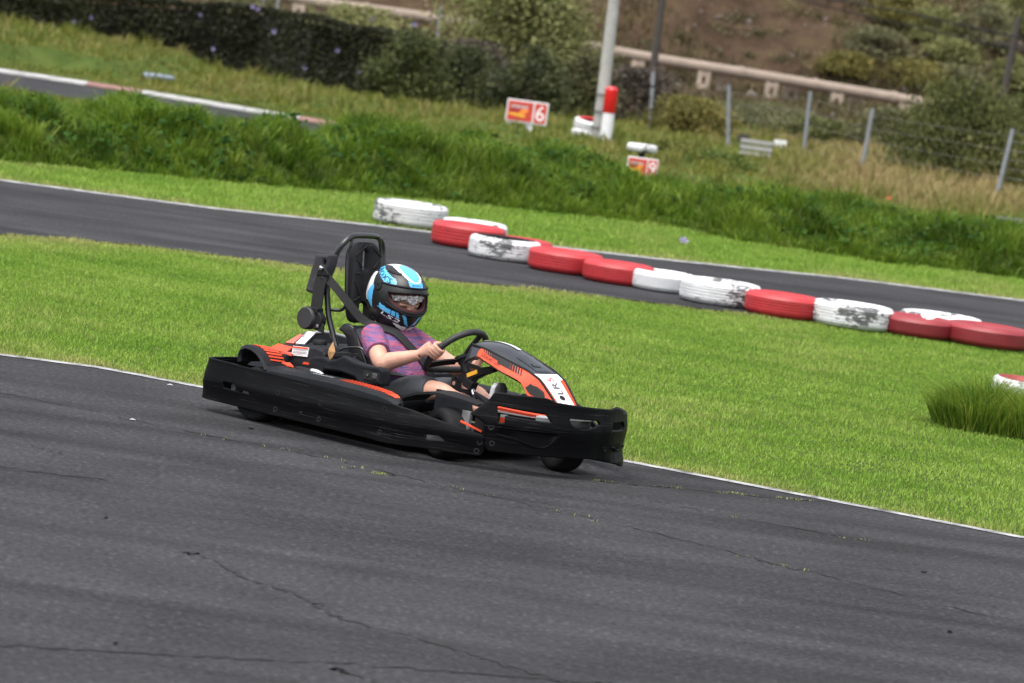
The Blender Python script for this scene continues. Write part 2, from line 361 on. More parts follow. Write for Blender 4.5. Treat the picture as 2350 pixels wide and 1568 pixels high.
def grid(name, xs, ys, hf, m):
    X, Y = np.meshgrid(xs, ys, indexing='ij'); Z = hf(X, Y); V = np.stack([X, Y, Z], -1).reshape(-1, 3)
    ny = len(ys); i, j = np.meshgrid(np.arange(len(xs)-1), np.arange(ny-1), indexing='ij'); a = (i*ny+j).ravel()
    o = fast(name, V, np.stack([a, a+ny, a+ny+1, a+1], 1), m); o.data.polygons.foreach_set('use_smooth', [True]*len(o.data.polygons)); return o
SOIL = mat_soil('turf_soil', [(0, (0.021, 0.035, 0.007)), (.45, (0.0525, 0.0805, 0.0154)), (.75, (0.084, 0.108, 0.0245)), (1, (0.119, 0.105, 0.042))], .7, 9)
xs = np.unique(np.concatenate([np.linspace(-600, -40, 15), np.linspace(-40, -14, 20), np.arange(-14, 14, .35), np.linspace(14, 40, 20), np.linspace(40, 600, 15)]))
ys = np.unique(np.concatenate([np.linspace(-200, -20, 8), np.linspace(-20, 40, 40), np.arange(38, 100, .35), np.linspace(100, 900, 30)]))
tag(grid('ground', xs, ys, H, SOIL), kind='structure')
def sheet(name, lo, hi, z, m, x0, x1, n=60):
    xx = np.linspace(x0, x1, n); V = [(x, lo(x), z) for x in xx]+[(x, hi(x), z) for x in xx]
    o = fast(name, V, [(i, i+1, n+i+1, n+i) for i in range(n-1)], m); tag(o, kind='structure'); return o
near = sheet('near_track', lambda x: -30, edge, 0, ASPHALT, -14, 14)
mid = sheet('middle_track', inf, wl, 0, ASPHALT, -16, 16)
far = sheet('far_track', ftr, lambda x: kerbf(x)-.02, 0, ASPHALT, -22, -2.6)
def line_mat():
    m, n, b = newmat('worn_line_paint'); f = noise(n, 6, detail=8, rough=.75); r = ramp(n, [(.42, (.36, .36, .36)), (.62, (.07, .07, .07))]); n.links.new(f.outputs['Fac'], r.inputs[0])
    n.links.new(r.outputs[0], b.inputs['Base Color']); b.inputs['Roughness'].default_value = .7; return m
LINE = line_mat()
sheet('edge_line', lambda x: edge(x)-.115, lambda x: edge(x)-.02, .004, LINE, -14, 14, 160)
sheet('middle_edge_line', lambda x: wl(x)-.26, lambda x: wl(x)-.02, .004, LINE, -16, 16, 160)
# far kerb in red and white blocks
mb = MB(); xk = np.arange(-21, -2.8, .95)
for i, x in enumerate(xk):
    a, b_ = (x, kerbf(x)), (x+.94, kerbf(x+.94))
    mb.loft([[(p[0], p[1]-.02, 0), (p[0], p[1]-.02, .02), (p[0], p[1]+.42, .06), (p[0], p[1]+.42, -.02)] for p in (a, b_)], mi=1 if i % 4 == 2 else 0)
tag(mb.build('kerb', [mat('faded_kerb_white', (.30, .295, .29), .8, var=.35, vs=3), mat('faded_red', (.22, .11, .10), .8, var=.3, vs=3)], smooth=0), kind='structure')
# cracks in the near asphalt, part of the road
CRACK = mat('crack_gap', (.010, .010, .010), 1, var=.4)
def crack(pts, wd, seed):
    r = np.random.default_rng(seed); P = np.array(cat([gnd(*p) for p in pts], 14)); Q = []
    for i, p in enumerate(P):
        j = np.interp(i*.9, np.arange(400), r.normal(0, .016, 400)); Q.append((p[0]+j*.4, p[1]+j*1.2, 0))
    mb = MB(); n = len(Q); ws = np.clip(wd*1.0*(1+.9*np.interp(np.arange(n)*.6, np.arange(500), r.normal(0, .7, 500))), .001, .05)
    V = []
    for i in range(n):
        a = np.array(Q[max(i-1, 0)]); b_ = np.array(Q[min(i+1, n-1)]); t = b_-a; t /= np.linalg.norm(t); q = np.array((-t[1], t[0], 0))*ws[i]/2
        V += [np.array(Q[i])+q+(0, 0, .003), np.array(Q[i])-q+(0, 0, .003)]
    o = fast('crack', V, [(2*i, 2*i+1, 2*i+3, 2*i+2) for i in range(n-1)], CRACK, near); return Q
CR = [([(-60, 888), (0, 902), (183, 937), (367, 977), (577, 1018), (803, 1063), (994, 1110), (1264, 1169), (1560, 1239), (1790, 1298), (1975, 1341), (2350, 1436), (2450, 1462)], .011),
      ([(1380, 1104), (1422, 1110), (1580, 1123), (1777, 1143), (1922, 1153)], .012), ([(1500, 1150), (1580, 1166), (1856, 1219), (2119, 1265), (2350, 1304), (2450, 1322)], .008),
      ([(-60, 1066), (0, 1072), (120, 1088), (252, 1102)], .014), ([(-80, 1478), (0, 1482), (210, 1493), (472, 1509), (803, 1525), (1264, 1561), (1400, 1572)], .017),
      ([(420, 1268), (472, 1280), (577, 1333), (681, 1365), (755, 1406), (803, 1427), (967, 1469), (1132, 1518), (1264, 1558), (1330, 1580)], .015),
      ([(770, 1536), (803, 1546), (870, 1570), (930, 1590)], .016), ([(60, 1020), (100, 1031), (140, 1041)], .008), ([(800, 1073), (860, 1085), (905, 1092)], .01)]
CPTS = [crack(p, wd, i) for i, (p, wd) in enumerate(CR)]
# ================================================================== GRASS
def blades(P, h, wd, lean, droop=0, face=None):
    n = len(P); yaw = rng.uniform(0, 2*math.pi, n); L = rng.uniform(0, 2*math.pi, n)
    d = np.stack([np.cos(yaw), np.sin(yaw), np.zeros(n)], 1); ln = np.stack([np.cos(L), np.sin(L), np.zeros(n)], 1)*(lean*rng.uniform(.2, 1, n))[:, None]
    if face is not None: ln = ln+face
    h = h[:, None]; z = np.array((0, 0, 1.)); wv = d*(wd/2)[:, None]
    m1 = P+z*h*.6+ln*h*.35; tip = P+z*h*(1-droop)+ln*h
    V = np.stack([P-wv, P+wv, m1-wv*.75, m1+wv*.75, tip], 1).reshape(-1, 3); b_ = np.arange(n)[:, None]*5
    T = np.concatenate([b_+np.array(t) for t in ((0, 1, 3), (0, 3, 2), (2, 3, 4))]); return V, T
def vnoise(x, y, s, seed=0):
    r = np.random.default_rng(seed); out = 0
    for k in range(5):
        a = r.uniform(0, 2*math.pi); f = s*r.uniform(.6, 1.7); out = out+np.sin((x*math.cos(a)+y*math.sin(a))*f+r.uniform(0, 6.28))
    return out/5
LAWN = mat_leaf('lawn_grass', [(.105, .215, .022), (.21, .345, .042), (.32, .42, .09)], .9, .4, dry=(.46, .38, .17))
def lawn(name, lo, hi, x0, x1, dens, h0, wd0, dryk):
    n = int((x1-x0)*dens*float(np.mean(hi(np.linspace(x0, x1, 50))-lo(np.linspace(x0, x1, 50))))); x = rng.uniform(x0, x1, n); u = rng.uniform(0, 1, n)
    jag = .05*vnoise(x, x*0, 9, 3)+.03*vnoise(x, x*0, 31, 4)
    a, b_ = lo(x)+jag, hi(x)-jag*1.5; y = a+(b_-a)*u; k = vnoise(x, y*.6, 2.2, 1); k2 = vnoise(x, y, 9, 2)
    h = h0*(1+.35*k+.6*k2)*rng.uniform(.45, 1.35, n); dist = np.minimum(y-a, (b_-y)*.8)
    dry = np.clip(np.exp(-dist/(dryk*(1+.8*vnoise(x, x*0, 1.3, 8)+.5*(x < -1))))*1.05+.42*k-.03+.22*k2+.16*vnoise(x, y*.5, 22, 6)+rng.uniform(-.15, .15, n), 0, .9)*rng.uniform(.3, 1, n)
    V, T = blades(np.stack([x, y, np.full(n, -.012)], 1), np.maximum(h, .012), wd0*rng.uniform(.7, 1.3, n), .75); o = fast(name, V, T, LAWN, attr=np.repeat(dry, 5)); return o
NEAR_G = lawn('infield_grass', lambda x: edge(x)-.01, lambda x: inf(x)+.05, -6.2, 6.2, 3300, .020, .0065, .30)
tag(NEAR_G, 'short bright green mown lawn between the two asphalt tracks', 'lawn', kind='stuff')
tag(lawn('verge_grass', lambda x: wl(x)-.03, lambda x: bb(x)+.9, -8, 8, 1300, .038, .011, .25), 'strip of mown grass between the white edge line and the overgrown bank', 'lawn', kind='stuff')
# overgrown bank: long drooping blades and broad leaves
BANKM = mat_leaf('bank_grass', [(.014, .045, .003), (.074, .158, .010), (.19, .285, .028)], 1.3, .4, dry=(.20, .21, .045), patchk=2.3, spread=.75)
nt_ = 4200; tx = np.concatenate([np.repeat(np.linspace(-8.5, 8.5, 140), 30)])+rng.normal(0, .07, nt_); tt_ = np.clip((np.tile(np.arange(30), 140)+rng.uniform(0, 1, nt_))/30, 0, 1)**1.25*6.3; th = rng.uniform(.15, .36, nt_)*np.clip(.45+tt_*.55, .4, 1); tl = rng.uniform(0, 1, nt_); td = rng.uniform(0, .62, nt_)**2
n = 165000; ti = rng.integers(0, nt_, n); ang = rng.uniform(0, 6.283, n); rr = np.abs(rng.normal(0, .07, n)); x = tx[ti]+np.cos(ang)*rr; y = bb(tx[ti])+tt_[ti]+np.sin(ang)*rr; P = np.stack([x, y, H(x, y)], 1)
hh = th[ti]*rng.uniform(.45, 1.25, n); k = vnoise(x, y, 2.0, 11)
face = np.stack([np.cos(ang)*(.25+rr*7)+.25*k, np.sin(ang)*(.25+rr*7)-.28, np.zeros(n)], 1)
V, T = blades(P, hh, .013*rng.uniform(.6, 1.5, n), .35, .25, face); nl = 17000
dry = np.clip(td[ti]+.12*rng.normal(0, 1, n), 0, .85)
def leaves(C, size, up=.3, asp=.6, nrm=None, droop=None):
    n = len(C); a = rng.normal(0, 1, (n, 3)); a[:, 2] *= .6
    if droop is not None: a = a*.45+np.array(droop)
    a /= np.linalg.norm(a, axis=1)[:, None]; q = rng.normal(0, 1, (n, 3))+np.array((0, -.4, up)); b_ = np.cross(a, q); b_ /= np.linalg.norm(b_, axis=1)[:, None]
    s = (size*rng.uniform(.6, 1.4, n))[:, None]; V = np.stack([C-a*s*.5, C+b_*s*asp*.5, C+a*s*.5, C-b_*s*asp*.5], 1).reshape(-1, 3); i = np.arange(n)*4
    return V, np.stack([i, i+1, i+2, i+3], 1)
tag(fast('bank_grass', V, T, BANKM, attr=np.repeat(dry, 5)), 'dense long green grass overgrowing the bank behind the verge', 'tall grass', kind='stuff')
x = rng.uniform(-8.5, 8.5, nl); t = rng.uniform(0, 1, nl)*5; y = bb(x)+t; keep = vnoise(x, y*1.3, 1.9, 21) > .02; x, y = x[keep], y[keep]
z = H(x, y)+rng.uniform(.02, .22, len(x))*np.clip(.4+(y-bb(x)), .3, 1)
V, T = leaves(np.stack([x, y, z], 1), .075, .8, .8)
tag(fast('bank_creeper', V, T, mat_leaf('creeper_leaf', [(0.014, 0.0426, 0.00775), (0.0349, 0.0852, 0.014), (0.0698, 0.131, 0.0232)], .8, .25, rough=.95)), 'dark broad leaved creeper growing through the bank grass', 'creeper', kind='stuff')
# rough meadow beyond the bank
MEADOW = mat_leaf('meadow_grass', [(0.0585, 0.0897, 0.00936), (0.133, 0.156, 0.0218), (0.211, 0.203, 0.039)], .35, .3, dry=(0.281, 0.211, 0.0936))
nt_ = 3400; ty = 49+rng.uniform(0, 1, nt_)**1.1*50; tx = rng.uniform(-1, 1, nt_)*(ty*.137+2.5); tk = np.where(rng.uniform(0, 1, nt_) < .3, rng.uniform(1.3, 2.6, nt_), rng.uniform(.4, 1, nt_)); td = rng.uniform(-.35, .30, nt_)
n = 130000; ti = rng.integers(0, nt_, n); ang = rng.uniform(0, 6.283, n); rr = np.abs(rng.normal(0, .22, n)); loose = rng.uniform(0, 1, n) < .35
y = np.where(loose, 49+rng.uniform(0, 1, n)**1.1*50, ty[ti]+np.sin(ang)*rr); x = np.where(loose, rng.uniform(-1, 1, n)*(y*.137+2.5), tx[ti]+np.cos(ang)*rr); tkk = np.where(loose, .7, tk[ti])*np.exp(-(rr/.4)**2*~loose)
ok = ~((x < -2.7) & (y > ftr(x)-.1) & (y < kerbf(x)+.45)); x, y, ti, tkk = x[ok], y[ok], ti[ok], tkk[ok]; n = len(x)
k = vnoise(x, y*.6, 1.1, 31); right = np.clip((x-(.050*y))/2.4, 0, 1)*np.clip((y-58)/8, 0, 1)
short = (H(x, y) < .06) & (x < -2) & (np.abs(y-(kerbf(x)+ftr(x))/2) < 7) ; hh = np.where(short, .05, .125*tkk)*(1+.4*k)*rng.uniform(.5, 1.4, n)+.22*right*rng.uniform(0, 1, n)**1.6*np.clip((x-3.2)/1.5, .2, 1)
V, T = blades(np.stack([x, y, H(x, y)], 1), np.maximum(hh, .03), .028*rng.uniform(.6, 1.4, n), .7, .1)
dry = np.clip(.12+.30*k+td[ti]+.75*right+rng.normal(0, .12, n), 0, 1)
tag(fast('meadow_grass', V, T, MEADOW, attr=np.repeat(dry, 5)), 'rough yellowish grass on the far side of the bank', 'rough grass', kind='stuff')
# weeds in the cracks
P = []
for Q, kk, cl in ((CPTS[0], 26, (.30, .36, .41, .52, .60, .75)), (CPTS[1], 50, (.12, .45, .62, .66, .80, .85)), (CPTS[2], 6, (.3, .5)), (CPTS[8], 16, (.15, .6, .7))):
    for _ in range(kk):
        a = Q[min(len(Q)-1, max(0, int((cl[int(rng.integers(len(cl)))]+rng.normal(0, .018))*len(Q))))]; c = rng.normal(0, .012, 3); 
        for _ in range(3): P.append((a[0]+c[0]*2+rng.normal(0, .01), a[1]+c[1]+rng.normal(0, .008), .0))
P = np.array(P); V, T = blades(P, .010*rng.uniform(.4, 1.3, len(P)), .004*rng.uniform(.5, 1.3, len(P)), 1.3)
tag(fast('crack_weeds', V, T, LAWN, attr=np.repeat(rng.uniform(0, .9, len(P)), 5)), 'tiny yellow green weeds growing in the asphalt cracks', 'weeds', kind='stuff')
# ================================================================== HILLSIDE
def HH(x, y):
    t = np.clip(y-142, 0, None); z = .013*np.clip(y-100, 0, 42)+.66*t+1.1*np.sin(x*.13+y*.05)*np.clip(t/10, 0, 1)+.35*vnoise(x, y, .8, 41)*np.clip(t/4, 0, 1)+.12*vnoise(x, y, 3, 42)*np.clip(t/2, 0, 1)
    return z-.10+.05*vnoise(x, y, 1.2, 43)*np.clip((y-100)/10, 0, 1)
HILLM = mat_soil('hill_soil', [(.1, (0.0108, 0.0081, 0.0054)), (.36, (0.0368, 0.0238, 0.0152)), (.58, (0.0621, 0.04, 0.0253)), (.75, (0.0675, 0.054, 0.026)), (.95, (0.118, 0.0915, 0.0648))], .7, 5)
tag(grid('hillside', np.linspace(-90, 90, 260), np.concatenate([np.linspace(94, 138, 40), np.linspace(139, 175, 110), np.linspace(176, 260, 50)]), HH, HILLM), kind='structure')
n = 52000; y = np.where(rng.uniform(0, 1, n) < .7, 141+rng.uniform(0, 1, n)*13, 110+rng.uniform(0, 1, n)*32); x = rng.uniform(-24, 26, n); keep = vnoise(x, y, .55, 51)+.25*(x/20) > -.06; x, y = x[keep], y[keep]
V, T = blades(np.stack([x, y, HH(x, y)], 1), .30*rng.uniform(.4, 1.5, len(x)), .05*rng.uniform(.6, 1.6, len(x)), .7, .1)
tag(fast('hill_dry_grass', V, T, mat_leaf('hill_grass', [(0.0306, 0.0318, 0.00977), (0.0796, 0.0673, 0.0257), (0.147, 0.111, 0.052)], .3, .25)), 'dry straw coloured tufts on the brown hillside', 'dry grass', kind='stuff')
nc = 420; cy = 141.5+rng.uniform(0, 1, nc)*12; cx_ = rng.uniform(-22, 24, nc); sel = rng.uniform(0, 1, nc) < np.clip(.45+cx_/30, .2, 1); cx_, cy = cx_[sel], cy[sel]; nc = len(cx_)
n = 26000; ci = rng.integers(0, nc, n); sc_ = rng.uniform(.12, .42, nc)[ci]; x = cx_[ci]+rng.normal(0, 1, n)*sc_; y = cy[ci]+rng.normal(0, 1, n)*sc_*.6; z = HH(x, y)+np.abs(rng.normal(0, 1, n))*sc_*.55
V, T = leaves(np.stack([x, y, z], 1), .11, .5, .5)
tag(fast('hill_scrub', V, T, mat_leaf('scrub_leaf', [(.028, .026, .013), (.085, .078, .035), (.16, .13, .06)], .35, .15, spread=.9)), 'low dry olive scrub spotting the brown hillside above the pipeline', 'scrub', kind='stuff')
mb = MB(); ROCK = mat('rock', (0.104, 0.0825, 0.0694), .9, var=.35, vs=2, bump=.5, bs=6)
def rock(mb, c, s):
    V = [(x, y, z) for x in (-1, 0, 1) for y in (-1, 0, 1) for z in (-1, 0, 1) if abs(x)+abs(y)+abs(z) > 0]
    bm = bmesh.new(); bmesh.ops.create_icosphere(bm, subdivisions=1, radius=1); b0 = rng.uniform(.6, 1.3, 3)*s
    vs = [np.array(v.co)*b0*rng.uniform(.75, 1.2)+np.array(c) for v in bm.verts]; mb.add(vs, [tuple(v.index for v in f.verts) for f in bm.faces]); bm.free()
for _ in range(1500):
    y = (118+24*rng.uniform(0, 1)) if rng.uniform() < .3 else 141.5+rng.uniform(0, 1)**1.3*12; x = rng.uniform(-24, 26); rock(mb, (x, y, float(HH(x, y))), .05+.17*rng.uniform(0, 1)**6)
tag(mb.build('scattered_rocks', ROCK, smooth=0), 'small pale stones strewn over the brown hillside', 'stones', kind='stuff')
# ================================================================== PLANTS
def crown(C, R, n, size, m, parent, name='crown', clumps=26, droop=None, up=.5, lo=-.9, asp=.55, fill=.85):
    C = np.array(C); R = np.array(R); cc = rng.normal(0, 1, (clumps, 3)); cc /= np.linalg.norm(cc, axis=1)[:, None]; cc *= rng.uniform(.35, fill, (clumps, 1)); cc[:, 2] = np.maximum(cc[:, 2], lo)
    i = rng.integers(0, clumps, n); rad = rng.uniform(.16, .38, clumps); p = cc[i]+rng.normal(0, 1, (n, 3))*rad[i][:, None]*.62
    if droop is not None: p[:, 2] -= np.abs(rng.normal(0, .22, n))
    q = C+p*R; q[:, 2] = np.maximum(q[:, 2], C[2]-R[2]*1.02); V, T = leaves(q, size, up, asp, droop=droop); return fast(name, V, T, m, parent)
OLIVE = mat_leaf('olive_leaf', [(0.0644, 0.0744, 0.0229), (0.179, 0.186, 0.0644), (0.315, 0.3, 0.129)], .6, .2)
DARKL = mat_leaf('dark_leaf', [(0.0176, 0.022, 0.0088), (0.0495, 0.0594, 0.0198), (0.099, 0.11, 0.0385)], .9, .15)
PEPPER = mat_leaf('pepper_leaf', [(0.0263, 0.0334, 0.00876), (0.0875, 0.0986, 0.0263), (0.167, 0.167, 0.0528)], .8, .2)
YELL = mat_leaf('yellow_green_leaf', [(0.0638, 0.0638, 0.015), (0.15, 0.135, 0.0338), (0.255, 0.203, 0.06)], .8, .25)
GREYL = mat_leaf('grey_green_leaf', [(0.0514, 0.0542, 0.0262), (0.127, 0.127, 0.058), (0.206, 0.187, 0.0935)], .8, .2)
DRYL = mat_leaf('dry_brown_leaf', [(0.0242, 0.0187, 0.0143), (0.066, 0.0506, 0.0396), (0.121, 0.0946, 0.0726)], .6, .1)
HEDGEM = mat_leaf('hedge_leaf', [(0.00648, 0.00756, 0.0027), (0.0194, 0.0216, 0.00648), (0.0378, 0.0421, 0.0119)], .7, .12)
BARK = mat('bark', (.10, .075, .055), .9, var=.3, vs=6, bump=.5, bs=20)
def bushcrown(h, Rx, n, size, m, parent, clumps=40, droop=None, top=1.6):
    zc = rng.uniform(0, 1, clumps)**.9; prof = lambda z: np.sqrt(np.clip(1-np.abs(z-.30)**top/(.72**top), .05, 1)); a = rng.uniform(0, 6.283, clumps); rr = np.sqrt(rng.uniform(.15, 1, clumps))*prof(zc)*.86
    C = np.stack([np.cos(a)*rr*Rx, np.sin(a)*rr*Rx*.85, zc*h*.93], 1); i = rng.integers(0, clumps, n); sg = rng.uniform(.10, .24, clumps)[i][:, None]
    q = C[i]+rng.normal(0, 1, (n, 3))*sg*np.array((Rx, Rx, h*.62))
    if droop is not None: q[:, 2] -= np.abs(rng.normal(0, .09*h, n))
    q[:, 2] = np.clip(q[:, 2], .0, h*1.03+rng.uniform(-.05, .05, n)); V, T = leaves(q, size, .5, .5, droop=droop); return fast('crown', V, T, m, parent)
def plant(kind, px, py, Y, wpx, hpx, m, label, catg='tree', n=5000, size=.12, droop=None, group=None, trunk=.35, zb=None, clumps=40, top=1.6):
    p = at(px, py, Y); zb = float(HH(p[0], p[1])) if Y > 102 else -.02
    s = FPX/Y; Rx = wpx/s/2; topz_ = p[2]+hpx/s; root = thing(kind, label, catg, (p[0], p[1], zb), group=group); h = topz_-zb
    mb = MB(); rt = .03*h
    mb.tube([(0, 0, -.1), (.02*h, 0, h*.25), (0, .02*h, h*.5), (-.02*h, 0, h*.8)], [rt, rt*.75, rt*.5, rt*.2], 8)
    for k in range(5):
        a = k*1.257+rng.uniform(0, .6); d = np.array((math.cos(a)*Rx*.6, math.sin(a)*Rx*.6, h*rng.uniform(.15, .4))); b0 = np.array((0, 0, h*rng.uniform(.12, .4)))
        mb.tube([b0, b0+d*.5+(0, 0, .05*h), b0+d], [rt*.5, rt*.3, rt*.1], 6)
    mb.build('trunk', BARK, root); bushcrown(h, Rx, n, size, m, root, clumps, droop, top); return root
# hedge with flowers
def hl(pts, Y): return [at(px, py, Y) for px, py in pts]
top = [(-260, -52, 95), (0, -22, 93), (300, -6, 91), (600, 15, 89), (720, 34, 87), (860, 62, 86), (960, 92, 86)]
hp = np.array([at(*t) for t in top]); hx, hz, hy = hp[:, 0], hp[:, 2], hp[:, 1]
root = thing('flowering_hedge', 'long dark green trimmed hedge dotted with pale purple flowers', 'hedge', (hx[3], hy[3], 0)); off = np.array((hx[3], hy[3], 0))
n = 60000; x = rng.uniform(hx[0], hx[-1]+.6, n); zt = np.interp(x, hx, hz)+.07*vnoise(x, x*0, 3, 61); yc = np.interp(x, hx, hy); u = rng.uniform(0, 1, n); side = rng.uniform(0, 1, n) < .68
z = np.where(side, zt*u**.9, zt-.12*rng.uniform(0, 1, n)**2); bul = .16*vnoise(x, z*2.2, 2.3, 62)
y = np.where(side, yc-.62+bul+.22*np.abs(rng.normal(0, 1, n)), yc+rng.uniform(-.6, .7, n))
V, T = leaves(np.stack([x, y, z], 1)-off, .075, .7, .6); fast('foliage', V, T, HEDGEM, root)
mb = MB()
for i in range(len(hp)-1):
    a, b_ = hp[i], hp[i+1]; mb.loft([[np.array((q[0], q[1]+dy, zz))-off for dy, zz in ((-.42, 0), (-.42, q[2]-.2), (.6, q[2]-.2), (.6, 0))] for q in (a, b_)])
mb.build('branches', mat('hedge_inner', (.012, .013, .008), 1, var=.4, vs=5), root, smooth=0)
FLOWER = mat('purple_petal', (0.176, 0.143, 0.277), .6, var=.1)
def flower_mesh(r=.07):
    mb = MB()
    for k in range(5):
        a = k*1.2566; c, s_ = math.cos(a), math.sin(a); c2, s2 = math.cos(a+.5), math.sin(a+.5); c3, s3 = math.cos(a-.5), math.sin(a-.5)
        mb.add([(0, 0, 0), (r*.7*c3, -.03*r, r*.7*s3), (r*c, -.35*r, r*s_), (r*.7*c2, -.03*r, r*.7*s2)], [(0, 1, 2, 3)])
    mb.add([(0, -.02, .015), (.013, -.02, -.008), (-.013, -.02, -.008)], [(0, 1, 2)]); return mb
fo = flower_mesh().build('flower', FLOWER, root); first = True
FL = [(209, 40), (170, 50), (55, 122), (152, 110), (214, 127), (335, 178), (281, 202), (490, 112), (580, 15), (592, 20), (630, 72), (535, 165), (584, 170), (545, 190), (856, 43), (950, 56), (890, 235), (985, 270), (1106, 236),
      (1196, 136), (1352, 197), (1220, 262), (1135, 300), (460, 33), (20, 70), (700, 155), (775, 115), (825, 165), (878, 146)]
for px, py in FL:
    p0 = at(px, py, 90); yq = float(np.interp(p0[0], hx, hy))-.88
    if px > 960: continue
    p = at(px, py, yq); f = fo if first else link(fo.copy(), root); first = False; f.location = Vector(p-off); f.rotation_euler = (rng.uniform(-.5, .3), rng.uniform(0, 6), rng.uniform(-.5, .5)); sc = rng.uniform(.7, 1.25); f.scale = (sc, sc, sc)
plant('shrub', 925, 248, 84, 210, 175, mat_leaf('hedge_end_leaf', [(.020, .028, .008), (.060, .072, .018), (.12, .13, .035)], .9, .15), 'green leafy shrub at the right end of the dark flowering hedge', 'shrub', 9000, .085)
plant('shrub', 1055, 275, 86, 190, 165, DARKL, 'dark shrub left of the red number 6 sign', 'shrub', 8000, .085)
plant('shrub', 1200, 300, 88, 200, 190, DARKL, 'dark bushy shrub directly behind the red number 6 sign', 'shrub', 9000, .085)
plant('shrub', 1320, 335, 90, 170, 205, mat_leaf('brown_green_leaf', [(.028, .030, .012), (.075, .075, .028), (.14, .13, .05)], .8, .15), 'brownish green shrub behind the concrete pole', 'shrub', 8000, .085)
plant('shrub', 1075, 250, 92, 230, 150, DRYL, 'dry brown shrub between the hedge and the olive tree', 'shrub', 8000, .085)
plant('shrub', 1440, 350, 93, 230, 190, DRYL, 'grey brown leafless thicket behind the red and white post', 'shrub', 11000, .085, top=2.6)
plant('olive_tree', 1165, 265, 98, 410, 345, OLIVE, 'tall olive green tree behind the hedge and the sign', 'tree', 32000, .11, clumps=60)
plant('olive_tree', 820, 130, 112, 320, 110, OLIVE, 'low olive tree peeking over the hedge below the pipeline', 'tree', 7000, .12)
plant('olive_tree', 550, 70, 118, 260, 90, GREYL, 'grey green tree top above the middle of the hedge', 'tree', 5000, .12)
plant('shrub', 1580, 352, 88, 230, 125, YELL, 'yellow green shrub left of the first tall fence post', 'shrub', 10000, .085)
plant('shrub', 1530, 348, 98, 170, 110, GREYL, 'pale grey green shrub behind the lone grey post', 'shrub', 7000, .09)
plant('pepper_tree', 1735, 352, 106, 330, 118, GREYL, 'wispy grey green tree in front of the pipeline piers', 'tree', 16000, .09, droop=(0, 0, -1.0), clumps=60)
plant('shrub', 1885, 395, 98, 210, 118, PEPPER, 'green bush between two fence posts right of the white rail', 'shrub', 10000, .09)
plant('shrub', 2020, 415, 97, 190, 165, GREYL, 'grey green bush left of the big pepper tree', 'shrub', 7000, .09)
plant('shrub', 1990, 370, 112, 150, 90, YELL, 'yellowish bush below the last visible pier of the pipeline', 'shrub', 6000, .10)
plant('shrub', 1790, 360, 96, 130, 55, YELL, 'low yellow bush under the small pale board', 'shrub', 4000, .085)
plant('pepper_tree', 2185, 475, 80, 370, 285, PEPPER, 'big drooping dark green pepper tree at the right', 'tree', 30000, .085, droop=(0, 0, -1.3), clumps=70)
plant('shrub', 2350, 390, 98, 210, 165, PEPPER, 'green bush behind the wire fence at the far right edge', 'shrub', 8000, .09)
plant('shrub', 1640, 410, 67, 200, 62, mat_leaf('round_bush_leaf', [(.030, .055, .008), (.080, .115, .018), (.15, .17, .03)], .9, .2), 'low round green bush right of the floating white tyre', 'shrub', 7000, .06)
plant('shrub', 1560, 372, 72, 190, 45, mat_leaf('yellow_mound_leaf', [(.050, .065, .010), (.12, .13, .025), (.20, .19, .05)], .9, .2), 'flat yellow green bush behind the floating white tyre', 'shrub', 6000, .06)
for k, (px, py, Y, wp, hp_, m, nm) in enumerate([(2250, 95, 160, 150, 120, GREYL, 'grey green scrub at the upper right of the hillside'), (2130, 75, 163, 130, 90, OLIVE, 'olive scrub near the top of the hillside beside the cables'),
        (2010, 120, 156, 170, 80, GREYL, 'spreading grey scrub on the hillside between cable and pipeline'), (1930, 160, 150, 130, 60, YELL, 'yellowish scrub just above the pipeline'), (2330, 60, 165, 130, 130, OLIVE, 'dark olive scrub in the upper right corner of the hillside'),
        (2100, 185, 149, 180, 70, YELL, 'straw coloured bush above the right end of the pipeline'), (2210, 200, 150, 150, 70, GREYL, 'grey bush behind the top of the pepper tree'), (2060, 35, 170, 150, 70, YELL, 'dry yellowish scrub under the two power cables'),
        (1700, 90, 152, 90, 35, YELL, 'small dry tuft bush above the middle of the pipeline'), (1560, 60, 156, 80, 30, OLIVE, 'small olive bush beside the dark pole on the hillside'), (2330, 190, 152, 110, 90, OLIVE, 'olive bush beside the dark utility pole on the hillside'),
        (1620, 20, 162, 90, 30, OLIVE, 'tiny bush high on the bare brown slope'), (2180, 130, 156, 140, 60, OLIVE, 'olive bush between the two power cables'), (1450, 70, 152, 110, 50, GREYL, 'grey bush on the slope left of the dark pole')]):
    if hp_ < 52: continue
    Yh = next((q for q in np.arange(143, 200, .25) if at(px, py+22, q)[2] < HH(at(px, py+22, q)[0], q)), 160)
    plant('hill_bush', px, py+24, Yh, wp*1.1, hp_*.7+(24 if hp_ > 55 else 4), m, nm, 'bush', 3200, .13, group='bushes on the hillside')
